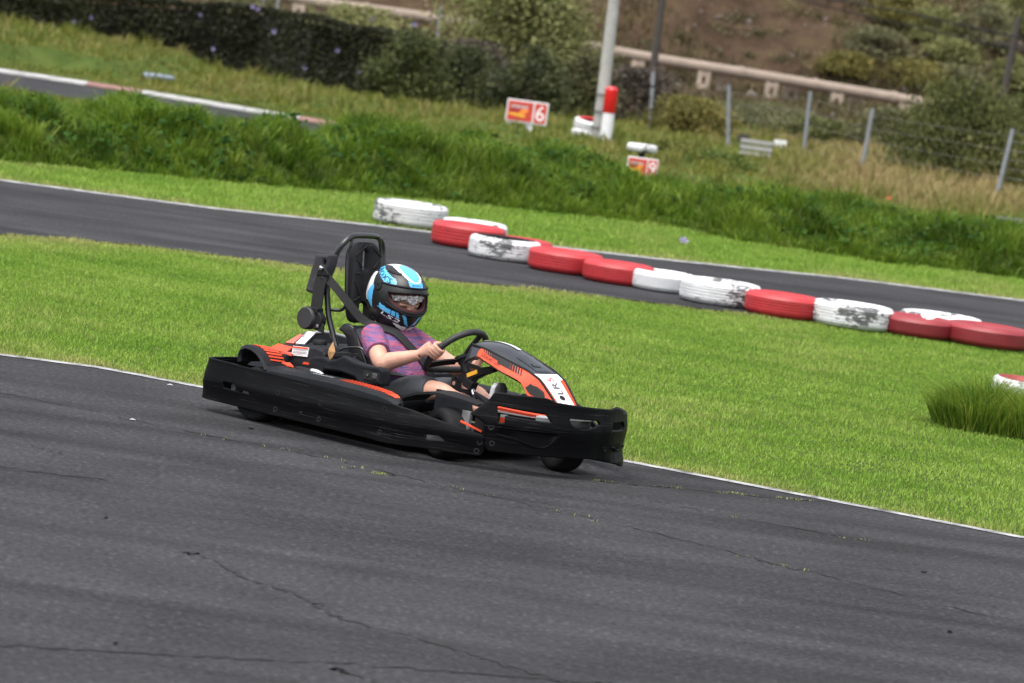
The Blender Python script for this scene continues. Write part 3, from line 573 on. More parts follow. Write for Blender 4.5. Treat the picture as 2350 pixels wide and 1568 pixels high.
# clump of long grass in the lawn at the right edge
c = gnd(2262, 985); root = thing('grass_clump', 'tall dark green grass clump in the lawn at the right edge', 'grass clump', tuple(c))
n = 3600; r_ = rng.uniform(0, 1, n)**.6; a = rng.uniform(0, 6.283, n); P = np.stack([r_*np.cos(a)*.34, r_*np.sin(a)*.30, np.zeros(n)], 1)
face = P*np.array((2.0, 2.0, 0)); V, T = blades(P, .36*rng.uniform(.5, 1.25, n)*(1.15-.5*r_), .006*rng.uniform(.7, 1.3, n), .6, .18, face)
CLM = mat_leaf('clump_grass', [(0.0275, 0.0688, 0.0075), (0.125, 0.225, 0.02), (0.3, 0.35, 0.0562)], 4, .35, spread=.8)
fast('blades', V, T, CLM, root); n = 2600
r_ = rng.uniform(0, 1, n)**.6; a = rng.uniform(0, 6.283, n); P = np.stack([.42+r_*np.cos(a)*.36, -.12+r_*np.sin(a)*.28, np.zeros(n)], 1)
V, T = blades(P, .30*rng.uniform(.5, 1.25, n), .006*rng.uniform(.7, 1.3, n), .45, .15, (P-np.array((.42, -.12, 0)))*np.array((1.6, 1.6, 0))); fast('blades', V, T, CLM, root)
# ================================================================== TYRES
REDP = mat_paint('red_tyre_paint', (.40, .024, .029), (.10, .012, .015), 1.03)
WHTP = mat_paint('white_tyre_paint', (.66, .66, .67), (.10, .10, .102), .992)
WORNP = mat_paint('worn_white_tyre_paint', (.56, .56, .56), (.10, .10, .102), .928)
DULLR = mat_paint('dull_red_tyre_paint', (.24, .022, .028), (.06, .03, .035), 1.03)
def tyre(label, R, Wd, loc, outer, top=None, rz=0, tilt=(0, 0), group='painted barrier tyres', inner=None, name='tyre', parent=None, bead=.062):
    h = Wd; k = R/.355; ri = R*.60
    bd = bead*k; prof = [(ri, bd), (R*.70, bd*.55), (R*.82, .004), (R*.93, .010), (R*.985, .035)]
    gr = np.linspace(.05, h-.05, 5)
    for i, g in enumerate(gr): prof += [(R*(.997+.003*math.sin(math.pi*g/h)), g-.006), (R-.008, g-.004), (R-.008, g+.004), (R*(.997+.003*math.sin(math.pi*g/h)), g+.006)]
    prof += [(R*.985, h-.035), (R*.93, h-.010), (R*.82, h-.002), (R*.70, h-bd*.55), (ri, h-bd), (ri+.012, h-bd-.02), (R*.9, h-bd-.03), (R*.9, bd+.03), (ri+.012, bd+.02)]
    mi = []; nt_ = len(prof)
    for j in range(nt_): mi.append(0 if 3 <= j < nt_-7 else (1 if nt_-7 <= j < nt_-4 else 2))
    mb = MB().lathe(prof, n=56, mi=mi); o = mb.build(name, [outer, top or outer, inner or RUBBER], parent, smooth=50)
    o.location = loc; o.rotation_euler = (tilt[0], tilt[1], rz if tilt == (0, 0) else 0); return tag(o, label, 'tyre', group) if label else o
def tyre_px(label, x0, x1, yb, outer, top=None, hgt=None, **kw):
    xc = (x0+x1)/2; g = gnd(xc, yb); R = (x1-x0)/2/(FPX/g[1])*1.005; return tyre(label, R, (hgt or .205)*R/.35, (g[0], g[1]+R, .0), outer, top, rz=rng.uniform(0, 6), **kw)
tyre_px('worn white tyre lying alone on the grass edge, leftmost of the row', 849, 1022, 523, WORNP, hgt=.225)
tyre_px('white tyre mostly hidden behind the leftmost red tyre', 1006, 1160, 560, WHTP, hgt=.225)
tyre_px('leftmost red tyre of the barrier row', 983, 1155, 573, REDP, hgt=.225)
tyre_px('red tyre behind the white one with a black top', 1105, 1266, 592, REDP, hgt=.18)
tyre_px('white tyre with a bare black top sidewall', 1070, 1238, 601, WHTP, RUBBER, hgt=.215, bead=.012)
tyre_px('red tyre right of the black topped white tyre, its top edge tapering right', 1207, 1383, 631, REDP)
tyre_px('red tyre touching the white tyres in the middle of the row', 1334, 1502, 656, REDP)
tyre_px('left one of two neighbouring white tyres in mid row', 1443, 1600, 673, WHTP)
tyre_px('right one of two neighbouring white tyres in mid row, next to a red tyre', 1559, 1748, 705, WHTP)
tyre_px('red tyre standing between two white tyres', 1709, 1890, 733, REDP)
tyre_px('white tyre at the grass edge, rightmost fully visible white one', 1864, 2055, 758, WHTP)
tyre_px('white tyre behind the two dull red tyres at the right', 2066, 2262, 776, WHTP, hgt=.175)
tyre_px('dull scuffed red tyre sunk in the grass beside the last white tyre', 2020, 2200, 778, DULLR, hgt=.18)
tyre_px('dull red tyre cut off by the right picture edge', 2174, 2372, 802, DULLR, hgt=.175)
c = gnd(2340, 930); tyre('worn white and red tyre half hidden behind the grass clump', .20, .13, (c[0]+.0, c[1]+.12, .045), WORNP, DULLR, tilt=(.05, .03), group=None)
c = gnd(362, 186); tyre('faded blue grey tyre half buried in grass beside the far track', .33, .19, (c[0], c[1], -.06), mat('blue_grey_rubber', (.16, .19, .24), .8), group=None)
c = at(2322, 506, 48); tyre('black tyre lying on top of the bank at the right edge', .20, .10, (c[0], 48, c[2]-.07), mat('grey_rubber', (.07, .07, .085), .7), group=None)
# stack by the pole, tyre raised on a post
c = at(1352, 322, 75.3); xx = c[0]
REDT = mat_paint('bright_red_tyre_paint', (.50, .02, .02), (.1, .01, .01), 1.2)
tyre('bottom white tyre of the stack behind the concrete pole', .36, .20, (xx, 76, -.05), WHTP, group='tyres stacked behind the pole')
tyre('upper white tyre with red top in the stack behind the pole', .36, .20, (xx+.03, 76, .15), WHTP, REDT, group='tyres stacked behind the pole', inner=REDT, bead=.015, tilt=(.14, .04))
c = at(1472, 350, 58)
tyre('clean white tyre raised on a short post above the lower sign', .228, .125, (c[0], 58, c[2]), WHTP, group=None)
mb = MB().tube([(0, 0, -.1), (0, 0, c[2]+.05)], .05, 10); o = mb.build('tyre_post', FLATBLACK); o.location = (c[0]+.01, 58, 0); tag(o, 'short black post carrying the raised white tyre', 'post')
# ================================================================== SIGNS
SRED = mat('sign_red', (0.465, 0.0413, 0.0263), .45, var=.05)
def sign(px, py, Y, wd, ht, digit, label, zc=None, tilt=0):
    c = at(px, py, Y); root = thing('number_sign', label, 'sign', (c[0], Y, 0), group='number signs on the far grass'); z = c[2]
    MB().box((0, 0, z), (wd, .03, ht)).build('frame', WHITEDULL, root, bevel=.004)
    mb = MB(); mb.box((-.165*wd, -.018, z), (.60*wd, .012, ht*.86)); mb.box((.32*wd, -.018, z), (.28*wd, .012, ht*.86)); mb.build('panel', SRED, root, smooth=0)
    mb = MB(); text_on(mb, digit, (.215*wd, -.027, z-.34*ht), (1, 0, 0), (0, 0, 1), .68*ht, .21*wd); 
    o = mb.build('digit', WHITE, root, smooth=0); 
    so_ = o.modifiers.new('s', 'SOLIDIFY'); so_.thickness = .006
    mb = MB(); r = np.random.default_rng(5)
    mb.poly([(-.44*wd, -.026, z-.18*ht), (-.06*wd, -.026, z-.26*ht), (-.02*wd, -.026, z-.18*ht), (-.2*wd, -.026, z-.10*ht), (-.44*wd, -.026, z-.11*ht)], .003, (0, 1, 0), 0)
    mb.poly([(-.20*wd, -.027, z-.10*ht), (-.04*wd, -.027, z-.12*ht), (.04*wd, -.027, z+.08*ht), (-.04*wd, -.027, z+.16*ht), (-.14*wd, -.027, z+.08*ht)], .003, (0, 1, 0), 1)
    mb.poly([(-.43*wd, -.0275, z-.04*ht), (-.20*wd, -.0275, z-.06*ht), (-.16*wd, -.0275, z+.12*ht), (-.30*wd, -.0275, z+.20*ht), (-.40*wd, -.0275, z+.13*ht)], .003, (0, 1, 0), 2)
    for k in range(6): mb.poly([(-.40*wd+k*.07*wd, -.030, z+.12*ht+.02*ht*(k % 2)), (-.35*wd+k*.07*wd, -.030, z+.13*ht), (-.34*wd+k*.07*wd, -.030, z+.25*ht), (-.385*wd+k*.07*wd, -.030, z+.27*ht)], .002, (0, 1, 0), 3)
    mb.build('emblem', [YELLOW, mat('emblem_orange', (.75, .22, .03), .5), mat('emblem_dark_red', (.30, .02, .02), .5), mat('emblem_grey', (.40, .38, .38), .5)], root, smooth=0)
    for sx in (-.42, .12): MB().box((sx*wd, .04, (z-ht/2)/2+.06), (.085, .05, z-ht/2+.22)).build('leg', WHITEDULL, root, bevel=.005)
    MB().box((.02*wd, .16, (z-ht/2)/2-.02), (.07, .05, z-ht/2+.1)).build('leg', WHITEDULL, root, bevel=.005); return root
sign(1209.5, 257.5, 74.7, .79, .43, '6', 'red sign with white frame and number 6 beside the dark shrubs')
sign(1474, 384, 56, .44, .27, '9', 'lower red number sign half sunk behind the tall bank grass')
# ================================================================== POLES, FENCE
CONC = mat('concrete', (0.311, 0.303, 0.289), .85, var=.15, vs=5, bump=.3)
b0 = at(1372, 322, 75); t0 = at(1416, -60, 75); root = thing('concrete_pole', 'tall pale concrete pole with black bands beside a red and white post', 'pole', (b0[0], 75, 0))
mb = MB(); d = np.array((t0[0]-b0[0], 0, t0[2]-b0[2])); top_ = d*1.9+np.array((0, 0, b0[2]))
mb.tube([(0, 0, -.2), (d[0]*.25, 0, b0[2]+d[2]*.25), top_], [.135, .122, .08], 20); mb.build('shaft', CONC, root)
for py in (294, 257, 218):
    t = (322-py)/382; q = d*t; MB().lathe([(.158, -.012), (.166, -.012), (.166, .012), (.158, .012)], (q[0], 0, b0[2]+q[2]), n=20).build('band', FLATBLACK, root)
REDB = mat('gloss_red', (.55, .012, .015), .25, coat=.4)
b0 = at(1388, 333, 74.6); t0 = at(1405, 199, 74.6); root = thing('marker_post', 'white post with a rounded glossy red casing on its upper half', 'post', (b0[0], 74.6, 0)); dx = (t0[0]-b0[0]); hh_ = t0[2]; 
MB().tube([(0, 0, -.1), (dx*.55, 0, hh_*.56)], .115, 18).build('post', WHITEDULL, root)
MB().tube([(dx*.5, 0, hh_*.5), (dx*.53, 0, hh_*.53), (dx*.94, 0, hh_*.95), (dx, 0, hh_)], [.10, .125, .125, .075], 18).build('casing', REDB, root)
GALV = mat('galvanised', (.22, .23, .25), .5, .3, var=.15)
b0 = at(1487, 340, 88); t0 = at(1499, 165, 88); root = thing('fence_post', 'lone grey steel post below the dark pole', 'post', (b0[0], 88, 0))
MB().tube([(0, 0, -.1), (t0[0]-b0[0], 0, t0[2])], .045, 12).build('tube', GALV, root)
for f in (.35, .75): MB().lathe([(.045, -.02), (.055, -.02), (.055, .02), (.045, .02)], ((t0[0]-b0[0])*f, 0, t0[2]*f), n=12).build('clamp', FLATBLACK, root)
DWOOD = mat('dark_pole', (.045, .038, .032), .9, var=.3)
b0 = at(1493, 210, 118); t0 = at(1525, -40, 118); root = thing('utility_pole', 'thin dark wooden pole rising past the pipeline', 'pole', (b0[0], 118, 0))
d = np.array((t0[0]-b0[0], 0, t0[2]-b0[2])); MB().tube([(-d[0]*.3, 0, -.2), (0, 0, b0[2]), (d[0]*2, 0, b0[2]+d[2]*2)], [.13, .12, .08], 12).build('shaft', DWOOD, root)
MB().box((d[0]*1.9, 0, b0[2]+d[2]*1.9), (1.4, .08, .10)).build('crossarm', DWOOD, root)
b0 = at(2293, 270, 128); t0 = at(2334, 60, 128); root = thing('utility_pole', 'dark utility pole at the right carrying the two cables', 'pole', (b0[0], 128, 0))
d = np.array((t0[0]-b0[0], 0, t0[2]-b0[2])); MB().tube([(-d[0]*.4, 0, -.2), (0, 0, b0[2]), (d[0]*1.1, 0, b0[2]+d[2]*1.1)], [.15, .14, .10], 12).build('shaft', DWOOD, root)
MB().box((d[0]*.8, 0, b0[2]+d[2]*.8), (1.2, .08, .10)).build('crossarm', DWOOD, root)
for lab, pts, r_ in (('upper of the two dark power cables crossing the hillside', [(1500, -75), (1915, 0), (2061, 25), (2350, 89), (2600, 160)], .030), ('lower thinner power cable crossing the hillside', [(1400, -75), (1842, 0), (1966, 33), (2324, 112), (2600, 180)], .022)):
    o = MB().tube([at(px, py, 126) for px, py in pts], r_, 8).build('power_cable', FLATBLACK); tag(o, lab, 'cable', 'power cables')
root = thing('wire_fence', 'fence of grey angled posts and thin wires along the foot of the slope', 'fence', (6, 92, 0)); off = np.array((6, 92, 0)); heads = []; WIRE = mat('rusty_wire', (.12, .11, .10), .7)
for px, py, tx, ty, Y in ((1670, 352, 1673, 196, 84), (1843, 364, 1860, 210, 84), (1975, 402, 2003, 250, 77), (2283, 468, 2325, 296, 74), (1755, 330, 1758, 268, 108), (1003, 96, 1011, 14, 108), (632, 50, 640, -8, 112), (600, 40, 606, -6, 118)):
    b0, t0 = at(px, py, Y), at(tx, ty, Y); d = t0-b0; a = b0-d*(b0[2]+.1)/max(d[2], .1); MB().tube([a-off, t0-off], .042, 10).build('post', GALV, root)
    if px > 1600 and Y < 90: heads.append((b0, t0))
for i in range(3):
    for f in np.linspace(.15, .9, 5):
        a, b_ = heads[i][0]+(heads[i][1]-heads[i][0])*f, heads[i+1][0]+(heads[i+1][1]-heads[i+1][0])*f; MB().tube([a-off, (a+b_)/2-off-(0, 0, .02), b_-off], .004, 5).build('wire', WIRE, root)
for f in np.linspace(.12, .95, 8):
    a = heads[3][0]+(heads[3][1]-heads[3][0])*f; MB().tube([a-off, a-off+(3, -1, 0)], .006, 5).build('wire', WIRE, root)
# pipeline on piers
PIPEM = mat('pipe_sand', (.225, .178, .140), .8, var=.12, vs=3); PIERM = mat('pier_stone', (.30, .24, .19), .9, var=.25, vs=2)
root = thing('pipeline', 'long sand coloured pipe carried on stone piers across the foot of the hill', 'pipeline', (8, 140, 0)); off = np.array((8, 140, 0))
pp = [at(px, py, 140) for px, py in ((480, -45), (700, 1), (850, 23), (1005, 45), (1300, 98), (1500, 135), (1700, 167), (1900, 200), (2100, 233), (2220, 258), (2350, 293), (2500, 330))]
MB().tube([p-off for p in cat(pp, 4)], .20, 18).build('pipe', PIPEM, root)
ring_px = [840, 985, 1380, 1500, 1700, 1870, 2050, 2230]; px_ = np.array([480, 700, 850, 1005, 1300, 1500, 1700, 1900, 2100, 2220, 2350, 2500]); pA = np.array(pp)
for q in ring_px:
    c = np.array([np.interp(q, px_, pA[:, k]) for k in range(3)])-off; MB().tube([c-(.09, 0, 0), c+(.09, 0, -.004)], .235, 18).build('joint_ring', PIPEM, root)
for q in (700, 850, 1320, 1478, 1630, 1785, 1935, 2090, 2250):
    c = np.array([np.interp(q, px_, pA[:, k]) for k in range(3)])-off; zt = c[2]-.15; mb = MB()
    for dx in (-.18, .55):
        wq = .42 if dx < 0 else .46; dy = 0 if dx < 0 else .5
        for sx in (-.5, .5): mb.box((c[0]+dx+sx*wq*.7, c[1]+dy, zt/2-.2), (wq*.38, .34, zt+.4))
        for kz in range(5): mb.box((c[0]+dx, c[1]+dy, zt-.1-kz*.42), (wq*.36, .33, .16))
    mb.build('pier', PIERM, root, smooth=0)
for k, (px, py, lab) in enumerate([(1733, 140, 'pale flat slab of rock above the middle of the pipeline')]):
    c = at(px, py, 147); mb = MB(); rock(mb, (0, 0, 0), .3); o = mb.build('rock_slab', mat('pale_rock', (.40, .31, .24), .9, var=.2), smooth=0); o.scale = (2.0, 1, .5); o.location = (c[0], 147, float(HH(c[0], 147))+.2); tag(o, lab, 'rock')
# rail, panels and low wall at the foot of the slope
c = at(1734, 350, 78); root = thing('rail_barrier', 'low pale barrier of horizontal rails beside the left fence post', 'barrier', (c[0], 78, c[2]-.25)); zz = .25-c[2]
for k in range(4): MB().box((0, 0, .08+k*.125), (.64, .05, .075)).build('rail', mat('rail_grey', (.28, .275, .27), .7), root, bevel=.004)
for sx in (-.26, .26): MB().box((sx, .04, (.5+zz)/2-.03+0), (.05, .05, .55-zz*1)).build('leg', GALV, root)
c = at(1790, 334, 88); root = thing('notice_board', 'small pale board on a stake right of the rail barrier', 'board', (c[0], 88, 0)); MB().box((0, 0, c[2]), (.28, .03, .24)).build('board', WHITEDULL, root, bevel=.004); MB().box((0, .03, c[2]/2), (.04, .04, c[2]+.1)).build('stake', DWOOD, root)
c = at(1706, 316, 87); root = thing('notice_board', 'dark brown board on two stakes behind the rail barrier', 'board', (c[0], 87, 0)); MB().box((0, 0, c[2]), (.26, .03, .16)).build('board', DWOOD, root, bevel=.004)
for sx in (-.1, .1): MB().box((sx, .03, c[2]/2), (.03, .03, c[2]+.1)).build('stake', DWOOD, root)
c = at(2345, 440, 90); o = MB().box((0, 0, c[2]/2), (1.6, .3, c[2]+.7)).build('brick_wall', mat('brown_brick', (.20, .13, .11), .9, var=.3, vs=6), bevel=.01); o.location = (c[0]+.45, 90, 0); tag(o, 'low brown brick wall behind the last fence post at the right edge', 'wall')
# small things lying about
for k, (px, py) in enumerate([(243, 1191), (265, 1480), (2120, 1315), (2180, 1453), (576, 985)]):
    c = gnd(px, py); mb = MB(); rock(mb, (0, 0, 0), .012); o = mb.build('pebble', mat('dark_pebble', (.012, .012, .012), .9), smooth=0); o.location = (c[0], c[1], .006); o.scale = (1.2, 1, .7)
    tag(o, ['dark pebble on the asphalt at the left, above the long crack', 'dark pebble just above the lowest crack', 'dark pebble on the asphalt at the right below the edge line', 'dark pebble nearest the lower right corner', 'dark crumb on the asphalt below the rear wheel of the kart'][k], 'pebble', 'dark pebbles on the asphalt')
c = gnd(1568, 560); o = flower_mesh(.06).build('fallen_flower', FLOWER); o.location = (c[0], c[1], .03); o.rotation_euler = (-.8, 0, .3); tag(o, 'single pale purple flower lying on the verge behind the tyres', 'flower')
for k, (px, py, lab) in enumerate([(390, 886, 'small white petal on the asphalt near the edge line'), (304, 966, 'narrow pale petal lying along the crack at the left')]):
    c = gnd(px, py); mb = MB().poly([(-.014, 0, 0), (0, .008, .003), (.014, 0, 0), (0, -.008, .003)], .0012, (0, 0, 1)); o = mb.build('petal', WHITE, smooth=0); o.location = (c[0], c[1], .006); tag(o, lab, 'petal')
o = flower_mesh(.045).build('fallen_flower', mat('orange_petal', (.45, .12, .04), .6)); c = at(2040, 453, 58); o.location = (c[0], 58, c[2]); tag(o, 'single orange flower above the bank below the pepper tree', 'flower')
# ================================================================== KART (local: x forward, y left, z up)
KX, KY, KT = -0.7231, 19.9575, math.radians(40)
kart = thing('go_kart', 'black and orange rental go kart with a boy driving on the near asphalt track', 'go kart', (KX, KY, 0), -KT)
V3 = lambda *a: np.array(a, float)
# --- side panels: long scratched skirt wrapping the rear corner and angling in at the front
plan = cat([(-.50, -.30), (-.50, -.50), (-.485, -.62), (-.45, -.685), (-.38, -.703)], 5)+[V3(-.2, -.705), V3(.2, -.705), V3(.6, -.705), V3(.88, -.705), V3(.905, -.70), V3(.93, -.685), V3(1.05, -.60), V3(1.25, -.462)]
pf, ps = planmap(plan); sx0 = float(np.interp(-.2, [p[0] for p in plan[-8:]], ps[-8:])); SX = lambda x: sx0+(x+.2)       # s for a given x on the straight
smax = ps[-1]
def topz(s):
    x = s-sx0-.2
    return np.interp(x, [-.5, -.30, .3, .86, .95, 1.10, 1.32], [.275, .268, .258, .247, .238, .205, .165])
out = [(.02, .075), (SX(-.42), .062), (SX(.85), .055), (SX(.92), .058), (smax-.02, .062), (smax, .08)]
out += [(smax, float(topz(smax)))]+[(s, float(topz(s))) for s in (SX(1.1), SX(.95), SX(.86), SX(.3), SX(-.3))]+[(.02, .27)]
slots = [rounded([(SX(-.295), .168), (SX(-.215), .172), (SX(-.20), .150), (SX(-.11), .146), (SX(-.11), .134), (SX(-.29), .138)], .008),
         rounded([(SX(1.02), .128), (SX(1.10), .132), (SX(1.13), .112), (SX(1.04), .106)], .008)]
cuts = list(ps[1:-1])+list(np.linspace(SX(-.3), SX(.85), 14))
def mk_panel(side):
    def mf(t, z, n):
        p, nn = pf(t); lean = -.010*(z-.06)/.2
        bul = .012*math.exp(-((z-.165)/.045)**2)
        q = p+nn*(n+bul+lean); return (q[0], q[1]*side, z)
    me = plate2d(rounded(out, .018), slots, .016, .004, mf, cuts); return finish(me, 'side_panel', BLACKP, kart, 50)
def at_panel(x, z, side=1, lift=.0):
    p, nn = pf(SX(x)); q = p+nn*(.008+.012*math.exp(-((z-.165)/.045)**2)-.010*(z-.06)/.2+lift); return V3(q[0], q[1]*side, z), V3(nn[0], nn[1]*side, 0)
for side in (1, -1):
    pan = mk_panel(side)
    for x, z in ((.09, .176), (.082, .092), (.384, .174), (.381, .093), (.80, .215), (.79, .10), (1.30, .13), (1.29, .085)):
        c, nn = at_panel(x, z, side); mb = MB(); mb.lathe([(.0, -.004), (.013, -.004), (.0145, .001), (.009, .0015), (.007, -.001), (.0, -.001)], n=16, closed=False)
        R = np.array(Vector(nn).to_track_quat('Z', 'Y').to_matrix()); mb.v = [tuple(R @ np.array(v)+c) for v in mb.v]; mb.build('bolt', FLATBLACK, pan)
    c, nn = at_panel(.256, .112, side); mb = MB().lathe([(0, .0), (.011, .0), (.013, -.003), (0, -.003)], n=14); R = np.array(Vector(nn).to_track_quat('Z', 'Y').to_matrix()); mb.v = [tuple(R @ np.array(v)+c) for v in mb.v]; mb.build('bolt', FLATBLACK, pan)
    mb = MB().box((-.20, -.66*side, .15), (.16, .02, .07)); mb.box((1.03, -.56*side, .12), (.12, .02, .05)); mb.build('inner_bracket', mat('dusty_grey', (.16, .16, .165), .7, var=.4, vs=12), pan)
mb = MB().loft([[(-.50, y, .09), (-.515, y, .13), (-.515, y, .22), (-.50, y, .27), (-.485, y, .27), (-.485, y, .09)] for y in (-.32, .32)]); mb.build('rear_bumper', BLACKP, kart, 30)
# --- front bumper: bowed, with openings
plan = cat([(1.16, -.56), (1.25, -.48), (1.38, -.40), (1.50, -.26), (1.56, -.1), (1.565, 0), (1.56, .1), (1.50, .26), (1.38, .40), (1.25, .48), (1.16, .56)], 3)
bf, bs_ = planmap(plan); i0 = np.argmin([abs(p[0]-1.565)+abs(p[1]) for p in plan]); b00 = bs_[i0]
half = [(-.69, .262), (-.60, .352), (-.585, .384), (-.34, .388), (-.314, .384), (-.287, .372), (-.201, .366)]
out = half+[(.057, .353), (.085, .354), (.109, .360), (.150, .358), (.19, .342), (.231, .328), (.36, .322), (.56, .325), (.60, .31), (.68, .25), (.60, .10), (.45, .07), (.30, .062), (.245, .064), (.20, .075), (.121, .086), (-.058, .108), (-.331, .103), (-.585, .094), (-.60, .15), (-.62, .235)]
holes = [rounded([(-.562, .318), (-.324, .306), (-.296, .272), (-.518, .279), (-.514, .244), (-.543, .240)], .008), rounded([(-.207, .300), (-.036, .297), (-.017, .278), (-.057, .263), (-.125, .252), (-.187, .268)], .01),
         rounded([(.082, .287), (.205, .289), (.232, .262), (.215, .250), (.077, .250)], .008), rounded([(.33, .30), (.55, .315), (.53, .265), (.36, .265)], .01)]
def bmap(t, z, n):
    p, nn = bf(t+b00); g = 0
    # pressed chevron and the lip along the bottom
    for a, b_, zc, wd in (((-.54, -.25), .012, .215, .03),):
        if a[0] < t < a[1]:
            lo_ = np.interp(t, [-.54, -.315, -.25], [.188, .150, .212]); g -= .010*np.clip((z-lo_)/.012, 0, 1)*np.clip((.222-z)/.006, 0, 1)
    if t > .05: g += .018*np.clip((.15-z)/.06, 0, 1)*np.clip((t-.05)/.1, 0, 1)
    g += .015*math.exp(-((z-.24)/.07)**2)
    q = p+nn*(n+g); return (q[0], q[1], z)
me = plate2d(rounded(out, .014), holes, .018, .005, bmap, list(bs_[1:-1]-b00)+list(np.linspace(-.6, .3, 70)))
bmp = finish(me, 'front_bumper', BLACKP, kart, 60)
def on_b(t, z, lift=0):
    p, nn = bf(t+b00); q = p+nn*(.009+.015*math.exp(-((z-.24)/.07)**2)+lift); return V3(q[0], q[1], z), V3(nn[0], nn[1], 0)
for t, z in ((-.575, .212), (-.562, .135), (.05, .16), (.12, .145)):
    c, nn = on_b(t, z); R = np.array(Vector(nn).to_track_quat('Z', 'Y').to_matrix()); mb = MB().lathe([(.0, -.004), (.013, -.004), (.0145, .001), (.009, .0015), (.007, -.001), (0, -.001)], n=16, closed=False); mb.v = [tuple(R @ np.array(v)+c) for v in mb.v]; mb.build('bolt', FLATBLACK, bmp)
c0 = []
mb = MB()
for z0, sg in ((.205, -1),):       # chevron ridge
    pts = [on_b(t, z, .0015)[0] for t, z in ((-.545, .184), (-.43, .166), (-.318, .146), (-.246, .214))]; mb.tube(cat(pts, 5), .0045, 6)
pts = [on_b(t, z, .001)[0] for t, z in ((-.545, .220), (-.40, .222), (-.25, .226))]; mb.tube(cat(pts, 5), .003, 6)
pts = [on_b(t, z, .012)[0] for t, z in ((.10, .17), (.155, .15), (.20, .155), (.235, .17))]; mb.tube(cat(pts, 5), .006, 6)
mb.build('pressed_rib', BLACKP, bmp)
# bodywork seen through the openings
mb = MB(); q = lambda t, z, d: bf(t+b00)[0] @ np.eye(2)-bf(t+b00)[1]*d
def strip(mb, ts, za, zb, d, th, mi=0):
    rings = []
    for t in ts:
        p, nn = bf(t+b00); a = p-nn*d; b_ = p-nn*(d+th); rings.append([(a[0], a[1], za(t)), (a[0], a[1], zb(t)), (b_[0], b_[1], zb(t)+.01), (b_[0], b_[1], za(t))])
    mb.loft(rings, mi=mi)
tt = np.linspace(-.57, -.28, 9)
strip(mb, tt, lambda t: .292-.05*(t+.57), lambda t: .306-.06*(t+.57), .05, .05, 0)
strip(mb, tt, lambda t: .283-.02*(t+.57), lambda t: .292-.05*(t+.57), .048, .04, 1)
strip(mb, [-.55, -.515], lambda t: .262, lambda t: .272, .045, .03, 1); strip(mb, [-.55, -.515], lambda t: .235, lambda t: .262, .045, .03, 0)
strip(mb, tt, lambda t: .25, lambda t: .284-.02*(t+.57), .06, .05, 2)
strip(mb, np.linspace(-.36, -.28, 4), lambda t: .268, lambda t: .285, .044, .01, 1)
strip(mb, np.linspace(-.22, 0, 5), lambda t: .284, lambda t: .299, .05, .05, 1); strip(mb, np.linspace(-.22, 0, 5), lambda t: .25, lambda t: .283, .055, .05, 3)
strip(mb, np.linspace(-.66, .03, 14), lambda t: .14, lambda t: .245, .05, .03, 2)
mb.build('bumper_insert', [ORANGE, mat('grey_white_insert', (.42, .43, .44), .35), FLATBLACK, mat('insert_metal', (.25, .25, .26), .25, .8)], kart, 30)
mb = MB(); pts = [(1.245, -.50, .155), (1.08, -.60, .19), (1.05, -.56, .20), (1.22, -.46, .165)]
mb.poly([at_panel(1.19, .214, 1, -.012)[0], at_panel(1.30, .180, 1, -.012)[0], at_panel(1.30, .180, 1, -.04)[0], at_panel(1.19, .214, 1, -.06)[0]], .003, (0, 0, 1)); mb.build('corner_trim', ORANGE, kart, 0)
# --- floor and tubes
MB().poly([(-.45, -.5, .065), (.80, -.5, .075), (1.02, -.25, .085), (1.02, .25, .085), (.80, .5, .075), (-.45, .5, .065)], .006, (0, 0, 1)).build('floor_tray', FLATBLACK, kart, 0)
mb = MB()
for s_ in (-1, 1): mb.tube(cat([(-.42, .34*s_, .10), (.3, .36*s_, .09), (.85, .32*s_, .09), (1.3, .22*s_, .11), (1.46, .08*s_, .14)], 5), .015, 8)
mb.build('chassis_tubes', TUBEBLACK, kart)
MB().tube([(-.12, -.60, .137), (-.12, .60, .137)], .02, 12).build('rear_axle', STEEL, kart)
MB().tube([(1.02, -.42, .13), (1.02, .42, .13)], .014, 10).build('front_axle', TUBEBLACK, kart)
def wheel(c, R, wd, yaw, camb=0):
    o = thing('wheel', None, None); o.parent = kart; o.location = c; o.rotation_euler = (camb, 0, yaw); h = wd/2; del_ = .018
    prof = [(R*.52, -h*.8), (R*.6, -h), (R*.82, -h*1.02), (R*.94, -h*.92), (R*.985, -h*.74), (R, -h*.45), (R, h*.45), (R*.985, h*.74), (R*.94, h*.92), (R*.82, h*1.02), (R*.6, h), (R*.52, h*.8)]
    MB().lathe(prof, axis='y', n=48).build('tyre', RUBBER, o, 50)
    MB().lathe([(R*.53, -h*.78), (R*.45, -h*.7), (R*.40, -h*.2), (R*.18, -h*.15), (R*.18, h*.15), (R*.40, h*.2), (R*.45, h*.7), (R*.53, h*.78)], axis='y', n=36).build('rim', mat('rim_grey', (.05, .05, .055), .4, .6), o, 40)
    MB().lathe([(0, -h*.9), (R*.16, -h*.9), (R*.2, -h*.6), (R*.2, h*.6), (R*.16, h*.9), (0, h*.9)], axis='y', n=20, closed=False).build('hub', STEEL, o, 40); return o
wheel((-.12, -.600, .137), .137, .155, 0); wheel((-.12, .600, .137), .137, .155, 0)
wheel((.955, -.405, .127), .127, .13, math.radians(-16)); wheel((1.285, .085, .127), .127, .13, math.radians(-16))
